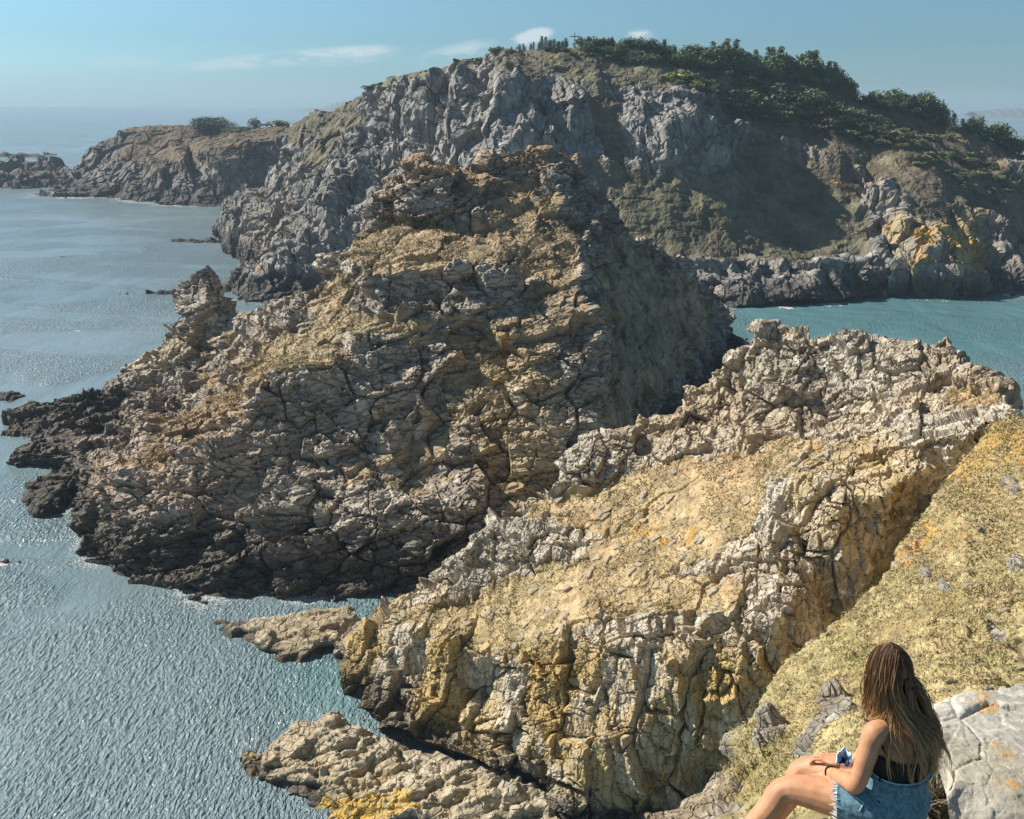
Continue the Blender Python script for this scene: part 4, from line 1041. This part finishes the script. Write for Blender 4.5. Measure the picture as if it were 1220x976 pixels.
fuse('body', parts, .0055, skin_m, woman, 5)
eye_m = plain('eye_white', (.8, .8, .78), .2, 5, 0, 0)
for sgn in (-1, 1):
    v, f = ellip(skull + fw * .064 + rt * (.027 * sgn) + V3(0, 0, .008), rt, fw, up, .010, .010, .008, 10)
    link_mesh('eye', v, f, eye_m, woman, None, True)

# black camisole: open-backed tube with two thin straps
def surf(z, ang, grow=0.0):
    a, b = trad(z)
    return spine(z) + rt * (math.cos(ang) * (a + grow)) + fw * (math.sin(ang) * (b + grow))
rings = []
for t in np.linspace(0, 1, 14):
    r = []
    for an in np.linspace(0, 2 * math.pi, 40, endpoint=False):
        ztop = 37.528 + .04 * (.5 + .5 * math.sin(an)) + .012 * math.cos(an * 2)
        z = 37.30 + (ztop - 37.30) * t
        r.append(surf(z, an, .006 + .002 * math.sin(an * 7 + t * 9)))
    rings.append(r)
top = link_mesh('top', *loft(rings, False), black_m, woman, None, True)
sm = top.modifiers.new('thick', 'SOLIDIFY'); sm.thickness = .004; sm.offset = 1
for a0, a1, side in ((math.radians(222), math.radians(200), -1), (math.radians(292), math.radians(318), 1)):
    pts = []
    for t in np.linspace(0, 1, 12):
        z = 37.52 + (37.632 - 37.52) * t
        pts.append(surf(z, a0 + (a1 - a0) * t, .005))
    last = pts[-1]
    pts += [last + fw * .035 + V3(0, 0, .018), last + fw * .08 + V3(0, 0, .01)]
    link_mesh('strap', *tube(pts, [.0042] * len(pts), 6), black_m, woman, None, True)

# denim cut-offs
def sub(a, b, t): return a + (b - a) * t
lend = sub(J['lh'], J['lk'], .36); rend = sub(J['rh'], J['rk'], .36)
sh = [loft([ring(spine(z), rt, fw, a + .013, b + .013, 24) for z, a, b in [q for q in TR if q[0] < 37.40] + [(37.425, .112, .092)]]),
      limb([J['lh'] + rt * .05, J['lh'], sub(J['lh'], J['lk'], .27)], [.098, .106, .100]), limb([J['rh'] - rt * .05, J['rh'], sub(J['rh'], J['rk'], .27)], [.098, .106, .100])]
shorts = fuse('shorts', sh, .006, denim_m, woman, 4)
me = shorts.data                                  # folds across the seat
co = np.zeros(len(me.vertices) * 3, np.float32); me.vertices.foreach_get('co', co); co = co.reshape(-1, 3)
no = np.zeros(len(me.vertices) * 3, np.float32); me.vertices.foreach_get('normal', no); no = no.reshape(-1, 3)
q = co @ np.array([[.6, .2, .8], [.3, .9, -.3], [-.7, .4, .6]]).T
h = fbm(np.stack([q[:, 0] * 26, q[:, 1] * 7, q[:, 2] * 9], 1), 501, 3, .5, True)
co += no * (h * .0045)[:, None]
me.vertices.foreach_set('co', co.ravel()); me.update()
seam_m = plain('pale_denim_seam', (.36, .50, .56), .85, 60, .2, .2)
wb = [surf(37.430 + .006 * math.sin(a), a, .017) for a in np.linspace(0, 2 * math.pi, 49)]
link_mesh('waistband', *tube(wb, [.011] * len(wb), 8), denim_m, woman, None, True)
wb2 = [p + V3(0, 0, .012) for p in wb]
link_mesh('seam', *tube(wb2, [.0035] * len(wb2), 6), seam_m, woman, None, True)
def surface_line(pts2, lift):
    """Drape a line on the shorts where it is sighted in the photograph."""
    dg = bpy.context.evaluated_depsgraph_get(); out = []
    for px, py in pts2:
        d = (P(px, py, 3.3) - CAM).normalized()
        hit, loc, nr, _ = shorts.ray_cast(CAM, d)
        if hit:
            out.append(np.array(loc + nr * lift))
    return out
for ln in ([(1004, 938), (1012, 944), (1020, 950), (1029, 957)], [(1029, 957), (1027, 961), (1024, 966)], [(1036, 918), (1042, 926), (1052, 933)]):
    s_ = surface_line(ln, .002)
    if len(s_) > 1:
        link_mesh('seam', *tube(s_, [.0022] * len(s_), 5), seam_m, woman, None, True)
fr = []
for hip, knee in ((J['lh'], J['lk']), (J['rh'], J['rk'])):
    d = (knee - hip) / np.linalg.norm(knee - hip)
    u = np.cross(d, up); u /= np.linalg.norm(u); w = np.cross(u, d)
    c = sub(hip, knee, .27) + d * .096
    for an in np.linspace(0, 2 * math.pi, 110):
        rr_ = .098 + rnd.uniform(-.004, .004)
        p = c - d * .05 + (u * math.cos(an) + w * math.sin(an)) * rr_
        e = p + d * rnd.uniform(.012, .032) + (u * math.cos(an) + w * math.sin(an)) * -.010 + V3(*(rnd.uniform(-.006, .006) for _ in range(3)))
        fr.append(tube([p, (p + e) / 2 + V3(0, 0, .001), e], [.0016, .0014, .0008], 3))
link_mesh('frayed_hem', *join(fr), hem_m, woman)
bd = [J['wr'] - hd * .004 + (hs * math.cos(a) + hu * math.sin(a)) * .026 for a in np.linspace(0, 2 * math.pi, 17)]
link_mesh('wristband', *tube(bd, [.004] * len(bd), 6), black_m, woman, None, True)

# hair: locks that start on the scalp, run over skull, neck and shoulders, and hang
hk = NT('brown_hair')
ha = hk.attr('mask')
hn = hk.noise(hk.coord(), 55, 3, .6)
hc = hk.mix(ha[0], (.11, .060, .034), (.30, .16, .072))
hc = hk.mix(hk.rng(ha[0], .4, 1.0), hc, (.56, .34, .155))
hc = hk.mix(hk.math('MULTIPLY', ha[1], .6), hc, (.62, .40, .20))
hk.set(hk.bsdf, 'Base Color', hc)
hk.bsdf.inputs['Roughness'].default_value = .42
hk.bsdf.inputs['Specular IOR Level'].default_value = .28
hc0 = skull + V3(0, 0, .012)
HR = V3(.070, .092, .102)
def push(p):
    d = p - hc0
    l = V3(d @ rt / HR[0], d @ fw / HR[1], d[2] / HR[2]); n = np.linalg.norm(l)
    if n < 1:
        l /= max(n, 1e-6); p = hc0 + rt * l[0] * HR[0] + fw * l[1] * HR[1] + up * l[2] * HR[2]
    if p[2] < 37.76:
        a, b = trad(p[2]); a += .012; b += .016; c = spine(p[2]); e = p - c
        x, y = e @ rt / a, e @ fw / b; n = math.hypot(x, y)
        if n < 1:
            n = max(n, 1e-6); p = c + rt * (x / n * a) + fw * (y / n * b)
        for jn in ('ls', 'rs'):
            e = p - J[jn]; n = np.linalg.norm(e)
            lim = .06 if jn == 'ls' else .052
            if n < lim: p = J[jn] + e / n * lim
        e0 = J['el'] - J['ls']; t = np.clip((p - J['ls']) @ e0 / (e0 @ e0), 0, 1); e = p - (J['ls'] + e0 * t); n = np.linalg.norm(e)
        if n < .05: p = J['ls'] + e0 * t + e / n * .05
    return p
HV, HF, HM = [], [], []
hr = random.Random(3)
for cl_ in range(400):
    # azimuth round the head from the face (0) to the nape (pi); side -1 left, +1 right
    side = hr.choice((-1, 1, 1)) if hr.random() < .75 else hr.choice((-1, 1))
    az = math.radians(hr.uniform(42, 180)) * side
    el = math.radians(hr.triangular(-25, 88, 55))
    length = hr.uniform(.42, .60) * (.72 if side < 0 and abs(az) < 2.0 else 1)
    drift = hr.uniform(.0, .06) if side < 0 else hr.uniform(-.06, .08)
    back = abs(az) > 1.9
    tint = hr.random()
    root = hc0 + rt * (math.sin(az) * math.cos(el) * HR[0]) + fw * (math.cos(az) * math.cos(el) * HR[1]) + up * (math.sin(el) * HR[2])
    steps = 22
    path = [root]; ph = hr.uniform(0, 6.28); wv = hr.uniform(.004, .012)
    for i in range(steps):
        p = path[-1]; st = length / steps; t = i / steps
        d = p - hc0
        l = V3(d @ rt / HR[0], d @ fw / HR[1], d[2] / HR[2])
        g = V3(0, 0, -1.0)
        if p[2] > hc0[2] - .02:                   # combed sideways off the crown
            g = g + rt * (.55 * side * max(0, l[2])) - fw * (.35 * max(0, l[2]))
        else:
            g = g + rt * drift * (1.6 if back or side > 0 else .3) + (fw * .05 + rt * .16 if (side < 0 and abs(az) < 1.7) else -fw * .02)
            if side < 0 and abs(az) > 1.7: g = g + rt * (.45 if p[2] > 37.74 else (.8 if p[2] > 37.6 else .25))
            if side > 0 and abs(az) > 2.3 and 37.6 < p[2] < 37.76: g = g + rt * .2
            if side > 0 and abs(az) < 2.3 and p[2] > 37.66: g = g + rt * (.34 if tint > .45 else .08)
        g = g + rt * (math.sin(ph + t * 9) * wv * 62 * t) + fw * (math.cos(ph * 2 + t * 8) * wv * 45 * t)
        if side > 0 and tint > .6 and 37.60 < p[2] < 37.84:       # these locks lie over her right shoulder
            g = V3(0, 0, -1.0) + (J['rs'] + V3(0, 0, .02) + rt * (.04 * ph / 6.28 - .03) - fw * .03 - p) * V3(9, 9, 0)
        g /= np.linalg.norm(g)
        path.append(push(p + g * st))
    path = np.array(path)
    sm_ = path.copy()
    for _ in range(2):
        sm_[1:-1] = (sm_[:-2] + 2 * sm_[1:-1] + sm_[2:]) / 4
    for s in range(7):                            # single locks inside a tress
        off = V3(hr.gauss(0, 1), hr.gauss(0, 1), 0) * .006
        k1, k2 = hr.uniform(0, 6.28), hr.uniform(4, 9)
        cut = hr.uniform(.82, 1.0); m = int(len(sm_) * cut)
        tt = np.linspace(0, 1, len(sm_))[:m]
        q = sm_[:m] + off * (.3 + .7 * np.sin(np.pi * np.minimum(tt * 1.1, 1)))[:, None] + (np.outer(np.sin(k1 + tt * k2 * 1.6), rt) + np.outer(np.cos(k1 * 1.7 + tt * k2), fw)) * (.006 * tt)[:, None]
        w0 = hr.uniform(.0009, .0021)
        rad = w0 * np.minimum(1, (1.06 - tt / tt[-1]) * 3.2)
        v, f = tube(q, rad, 3)
        o = len(HV); HV += v; HF += [[i + o for i in z] for z in f]
        tn = hr.random()
        for t in tt:
            HM += [(min(1, max(0, t * 1.05 + .14 * (tint - .5))), 1.0 if tn > .8 and t > .15 else 0.0, 0, 1)] * 3
hair = link_mesh('hair', HV, HF, hk.m, woman, {'mask': HM}, True)
capr = []
for t in np.linspace(-.35, 1.57, 14):
    r = []
    for an in np.linspace(0, 2 * math.pi, 28, endpoint=False):
        f_ = math.sin(an)                         # leave the face free
        tt_ = t if f_ < .55 else max(t, .35 + .9 * (f_ - .55))
        r.append(hc0 + rt * (math.cos(an) * math.cos(tt_) * HR[0] * .97) + fw * (f_ * math.cos(tt_) * HR[1] * .97) + up * (math.sin(tt_) * HR[2] * .97))
    capr.append(r)
v, f = loft(capr, False)
link_mesh('hair_roots', v, f, hk.m, hair, {'mask': [(.2, 0, 0, 1)] * len(v)}, True)

# pale blue cloth with a navy inside, bunched in her lap
cb = np.array(P(1007, 897, 3.44)); cloth_m = plain('pale_blue_cloth', (.45, .62, .74), .8, 40, .15, .2); navy_m = plain('navy_cloth', (.03, .055, .17), .8, 40, .2, .2)
cl_root = empty('cloth', tuple(cb - V3(0, 0, .05)))
tag(cl_root, 'bunched pale blue cloth with a navy fold held in the woman\'s lap', 'cloth')
vr = V3(.91, -.42, 0); vf = V3(.42, .91, 0)
def sheet(nm, mt, w, h, off, seed):
    n = 16; V, T = [], []
    for i in range(n):
        for j in range(n):
            a, b = i / (n - 1) - .5, j / (n - 1) - .5
            fold = (.006 * math.sin(a * 13 + seed + b * 3) * (1 - .4 * b)) + .004 * math.sin(b * 9 + seed * 2)
            edge = 1 - .25 * abs(b) + .08 * math.sin(a * 9 + seed)
            V.append(vr * (a * w * edge) + vf * (fold - .10 * a * a) + up * (b * h + .005 * math.cos(a * 8 + seed)) + off)
    for i in range(n - 1):
        for j in range(n - 1):
            k = i * n + j; T.append([k, k + n, k + n + 1, k + 1])
    o = link_mesh(nm, V, T, mt, cl_root, None, True)
    m = o.modifiers.new('thick', 'SOLIDIFY'); m.thickness = .006
sheet('outside', cloth_m, .055, .055, V3(0, 0, .04), 1.0)
sheet('fold', navy_m, .035, .018, V3(0, 0, .02) - vf * .018, 2.2)
print('woman', _t.time() - _t0)
# ------------------------------------------------------------------ loose stones lying on the slopes (parts of the ground they lie in)
def stone_mesh(seed, mat):
    r = np.random.default_rng(seed)
    bm = bmesh.new()
    pts = r.normal(size=(16, 3)); pts /= np.linalg.norm(pts, axis=1, keepdims=True)
    pts = np.clip(pts * 1.3, -.8, .8) * np.array([1, .75, .55])
    for p in pts: bm.verts.new(p)
    bmesh.ops.convex_hull(bm, input=bm.verts)
    for v in [v for v in bm.verts if not v.link_faces]: bm.verts.remove(v)
    bmesh.ops.bevel(bm, geom=bm.edges[:], offset=.05, segments=1, affect='EDGES')
    bmesh.ops.triangulate(bm, faces=bm.faces)
    me = bpy.data.meshes.new('stone'); bm.to_mesh(me); bm.free()
    me.materials.append(mat)
    me.color_attributes.new('mask', 'FLOAT_COLOR', 'POINT')
    n = len(me.vertices); c = np.zeros((n, 4), np.float32); c[:, 3] = .1
    if seed % 3 == 0: c[:, 1] = .45
    me.color_attributes['mask'].data.foreach_set('color', c.ravel())
    return me
def scatter_stones(land, n, mat, seed, size_px, keep):
    o, V, T, A, N, mask = LAND[land]
    r = np.random.default_rng(seed)
    protos = [stone_mesh(seed * 10 + i, mat) for i in range(9)]
    cand = np.where((A[:, 2] < .2) & (A[:, 0] > 0) & (A[:, 0] < 1218) & (A[:, 1] < 974) & keep(A, N, mask))[0]
    for i in r.choice(cand, n, replace=False):
        d = np.linalg.norm(V[i] - CAMV)
        s = min(r.uniform(*size_px) * d / F_PX * .5, .42)
        ob = bpy.data.objects.new('stone', protos[r.integers(9)])
        COL.objects.link(ob)
        q = Vector(N[i]).to_track_quat('Z', 'Y') @ Quaternion((0, 0, 1), r.uniform(0, 6.28))
        ob.matrix_world = Matrix.LocRotScale(Vector(V[i] + N[i] * s * -.12), q, Vector((s * r.uniform(.8, 1.3), s * r.uniform(.8, 1.2), s * r.uniform(.7, 1.1))))
        ob.parent = o
stone_m = rock_mat('loose_stone', .12, (.30, .255, .19), (.48, .41, .31), (.62, .55, .44), (.42, .31, .18), .01, stretch=(1, 1, .7), crack_amt=.2)
scatter_stones('slope', 170, stone_m, 4, (5, 15), lambda A, N, m: (A[:, 1] > 520))
scatter_stones('ridge', 170, stone_m, 7, (6, 20), lambda A, N, m: (m[:, 0] > .6) & (A[:, 1] < 800))

# ------------------------------------------------------------------ dry grass on the near slope
def blade_mat(name, a, b, g):
    k = NT(name)
    m = k.attr('mask')
    c = k.mix(m[0], a, b)
    c = k.mix(m[1], c, g)
    k.set(k.bsdf, 'Base Color', c)
    k.bsdf.inputs['Roughness'].default_value = .7
    k.bsdf.inputs['Specular IOR Level'].default_value = .2
    return k.m
straw_m = blade_mat('dry_grass_blades', (.26, .205, .10), (.52, .425, .23), (.19, .21, .07))
def blades(roots, normals, length, width, r, lean=.7):
    n = len(roots)
    d = normals + r.normal(size=(n, 3)) * lean; d /= np.linalg.norm(d, axis=1, keepdims=True)
    s = np.cross(d, r.normal(size=(n, 3))); s /= np.linalg.norm(s, axis=1, keepdims=True)
    L = length[:, None]; w = width[:, None]
    bend = r.normal(size=(n, 3)) * .25; bend[:, 2] -= .25
    mid = roots + d * L * .55
    tip = roots + d * L + bend * L
    V = np.stack([roots - s * w, roots + s * w, mid - s * w * .8, mid + s * w * .8, tip], 1).reshape(-1, 3)
    b = np.arange(n)[:, None] * 5
    T = np.concatenate([b + np.array([[0, 1, 3]]), b + np.array([[0, 3, 2]]), b + np.array([[2, 3, 4]])])
    c = np.zeros((n, 5, 4), np.float32); c[:, :, 0] = (r.random(n)[:, None] * .8 + np.array([0, 0, .1, .1, .2])); c[:, :, 3] = 1
    return V, T, c
def grass_on(land, ntuft, per, seed, keep, len_m, px_len, lean):
    o, V, T, A, N, mask = LAND[land]
    r = np.random.default_rng(seed)
    cand = np.where((A[:, 2] < .3) & (A[:, 1] < 1010) & keep(A, N, mask))[0]
    dens = fbm(V[cand] / (np.linalg.norm(V[cand] - CAMV, axis=1)[:, None] * .03), 61, 3)
    cand = cand[dens + r.random(len(cand)) * .5 > .12]
    i = np.repeat(r.choice(cand, min(ntuft, len(cand)), replace=False), per)
    d = np.linalg.norm(V[i] - CAMV, axis=1)
    ln = np.maximum(len_m, px_len * d / F_PX) * r.uniform(.5, 1.3, len(i))
    jit = r.normal(size=(len(i), 3)) * ln[:, None] * .35
    Vb, Tb, c = blades(V[i] + jit - N[i] * .01, N[i] * .8 + np.array([0, 0, .5]), ln, ln * .055 + d / F_PX * .35, r, lean)
    gr = (fbm(V[i] / 1.4, 71, 3) > .28) & (r.random(len(i)) < .8)
    c[gr, :, 1] = r.uniform(.3, 1, gr.sum())[:, None]
    g = link_mesh('grass', Vb, Tb, straw_m, None, {'mask': c.reshape(-1, 4)})
    g['kind'] = 'stuff'
grass_on('slope', 15000, 5, 21, lambda A, N, m: (m[:, 0] > .45), .036, 3.6, 1.0)
grass_on('ridge', 7000, 3, 22, lambda A, N, m: (m[:, 0] > .55), .06, 3.2, 1.0)
grass_on('crag', 5000, 3, 23, lambda A, N, m: (m[:, 0] > .6) & (A[:, 0] < 690), .1, 3.4, .9)

# the shaded clump of long dark grass between the woman and the boulder
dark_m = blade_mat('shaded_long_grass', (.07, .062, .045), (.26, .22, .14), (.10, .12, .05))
def tuft(name, label, spots, n, seed, ln, mat):
    r = np.random.default_rng(seed)
    base = []
    for (px, py) in spots:
        g, _ = ground('slope', px, py); base.append(np.array(g))
    base = np.array(base)
    root = base[r.integers(0, len(base), n)] + r.normal(size=(n, 3)) * np.array([.035, .035, .008])
    Vb, Tb, c = blades(root, np.tile(np.array([0, 0, 1.0]), (n, 1)), ln * r.uniform(.45, 1.2, n), np.full(n, .0028), r, .6)
    return tag(link_mesh(name, Vb, Tb, mat, None, {'mask': c.reshape(-1, 4)}), label, 'grass')
tuft('grass_clump', 'dark shaded clump of long grass between the woman\'s hip and the boulder', [(1092, 945), (1100, 935), (1108, 950), (1100, 965), (1115, 968), (1090, 970), (1112, 925), (1122, 978), (1096, 985), (1130, 990)], 1700, 31, .17, dark_m)
tuft('grass_clump', 'pale straw clump of grass just behind the woman at the boulder\'s left end', [(1104, 890), (1110, 880), (1112, 900), (1106, 905)], 420, 32, .10, straw_m)

# pale stone under her thigh
sp = np.array(P(975, 985, 3.35))
so = bpy.data.objects.new('seat_stone', stone_mesh(77, boulder_mat)); COL.objects.link(so)
sd = so.modifiers.new('s', 'SUBSURF'); sd.levels = sd.render_levels = 1
so.location = sp - np.array([0, 0, .10]); so.scale = (.24, .20, .20); so.rotation_euler = (.1, .2, .6)
tag(so, 'pale flat stone under the woman\'s thighs', 'stone')

# ------------------------------------------------------------------ broken water along the rocks
def foam(spots, cell_px, seed):
    # lacy: many small flecks
    V, T = [], []
    for (cx, cy, rx, ry, thr) in spots:
        c = P(cx, cy); a = P(cx + rx, cy); b = P(cx, cy - ry)
        hx, hy = (a - c).length, (b - c).length
        st = cell_px * (c - CAM).length / F_PX
        xs = np.arange(-hx, hx, st); ys = np.arange(-hy, hy, st)
        gx, gy = np.meshgrid(xs, ys); q = np.stack([gx.ravel() + c.x, gy.ravel() + c.y, np.full(gx.size, .0)], 1)
        fall = 1 - np.sqrt((gx.ravel() / hx) ** 2 + (gy.ravel() / hy) ** 2)
        n = fbm(q * np.array([1, .45, 1]) / (st * 7), seed, 5, .7, True) * 1.1 - .1
        k = np.where(fall * .9 + n - thr > 0)[0]
        for i in k:
            p = q[i]; o = len(V); h = st * .62
            V += [(p[0] - h, p[1] - h, .03), (p[0] + h, p[1] - h, .03), (p[0] + h, p[1] + h, .03), (p[0] - h, p[1] + h, .03)]
            T.append([o, o + 1, o + 2, o + 3])
    m = plain('sea_foam', (.78, .80, .80), .7, 3, .1, 0)
    f = link_mesh('foam', np.array(V), T, m)
    f['kind'] = 'stuff'
foam([(990, 363, 18, 3, .75), (935, 367, 12, 2, .7), (1033, 349, 14, 2, .8), (1112, 357, 22, 2.5, .75), (1208, 353, 14, 3, .7), (2, 672, 22, 6, .85)], .8, 88)
def wash(lands, seed):
    """White wash where the sea meets the rocks: small flecks strewn along each waterline, thinning outwards."""
    r = np.random.default_rng(seed); V, T = [], []
    for land in lands:
        o, Vl, Tl, A, N, mask = LAND[land]
        c = np.where((np.abs(Vl[:, 2]) < .35) & (A[:, 2] < .3))[0]
        if len(c) < 20: continue
        p = Vl[c]; d = np.linalg.norm(p - CAMV, axis=1)
        on = fbm(np.stack([p[:, 0], p[:, 1], p[:, 0] * 0], 1) / (d[:, None] * .05), seed, 3) > .02
        c = c[on]
        if len(c) > 1600: c = r.choice(c, 1600, replace=False)
        for i in c:
            d = np.linalg.norm(Vl[i] - CAMV); u = d / F_PX
            nh = N[i].copy(); nh[2] = 0; nh /= max(np.linalg.norm(nh), 1e-6)
            for _ in range(3):
                q = Vl[i] + nh * abs(r.normal()) * u * 7 + r.normal(size=3) * u * 3
                h = u * r.uniform(.35, 1.1); an = r.uniform(0, 3.14); ca, sa = math.cos(an) * h, math.sin(an) * h
                k = len(V)
                V += [(q[0] + ca, q[1] + sa, .025), (q[0] - sa * .6, q[1] + ca * .6, .025), (q[0] - ca, q[1] - sa, .025), (q[0] + sa * .6, q[1] - ca * .6, .025)]
                T.append([k, k + 1, k + 2, k + 3])
    f = link_mesh('foam', np.array(V), T, bpy.data.materials['sea_foam'])
    f['kind'] = 'stuff'
wash(['crag', 'ridge', 'headland', 'distant_headland', 'shore_slab', 'low_rock', 'dark_stack', 'shore_knob'], 91)
print('small', _t.time() - _t0)
# ------------------------------------------------------------------ sea haze
HAZE = 0.00024
def make_haze():
    m = bpy.data.materials.new('haze'); m.use_nodes = True
    n, l = m.node_tree.nodes, m.node_tree.links
    n.clear()
    out = n.new('ShaderNodeOutputMaterial'); v = n.new('ShaderNodeVolumePrincipled')
    v.inputs['Color'].default_value = (.54, .73, .90, 1)
    v.inputs['Density'].default_value = HAZE
    v.inputs['Density Attribute'].default_value = ''
    v.inputs['Anisotropy'].default_value = .1
    l.new(v.outputs[0], out.inputs['Volume'])
    x, y0, y1, z0, z1 = SEA_R + 100, -SEA_R - 100, SEA_R + 100, -18, 78
    V = [(-x, y0, z0), (x, y0, z0), (x, y1, z0), (-x, y1, z0), (-x, y0, z1), (x, y0, z1), (x, y1, z1), (-x, y1, z1)]
    o = link_mesh('haze', V, [[0, 3, 2, 1], [4, 5, 6, 7], [0, 1, 5, 4], [1, 2, 6, 5], [2, 3, 7, 6], [3, 0, 4, 7]], m)
    o['kind'] = 'stuff'
make_haze()
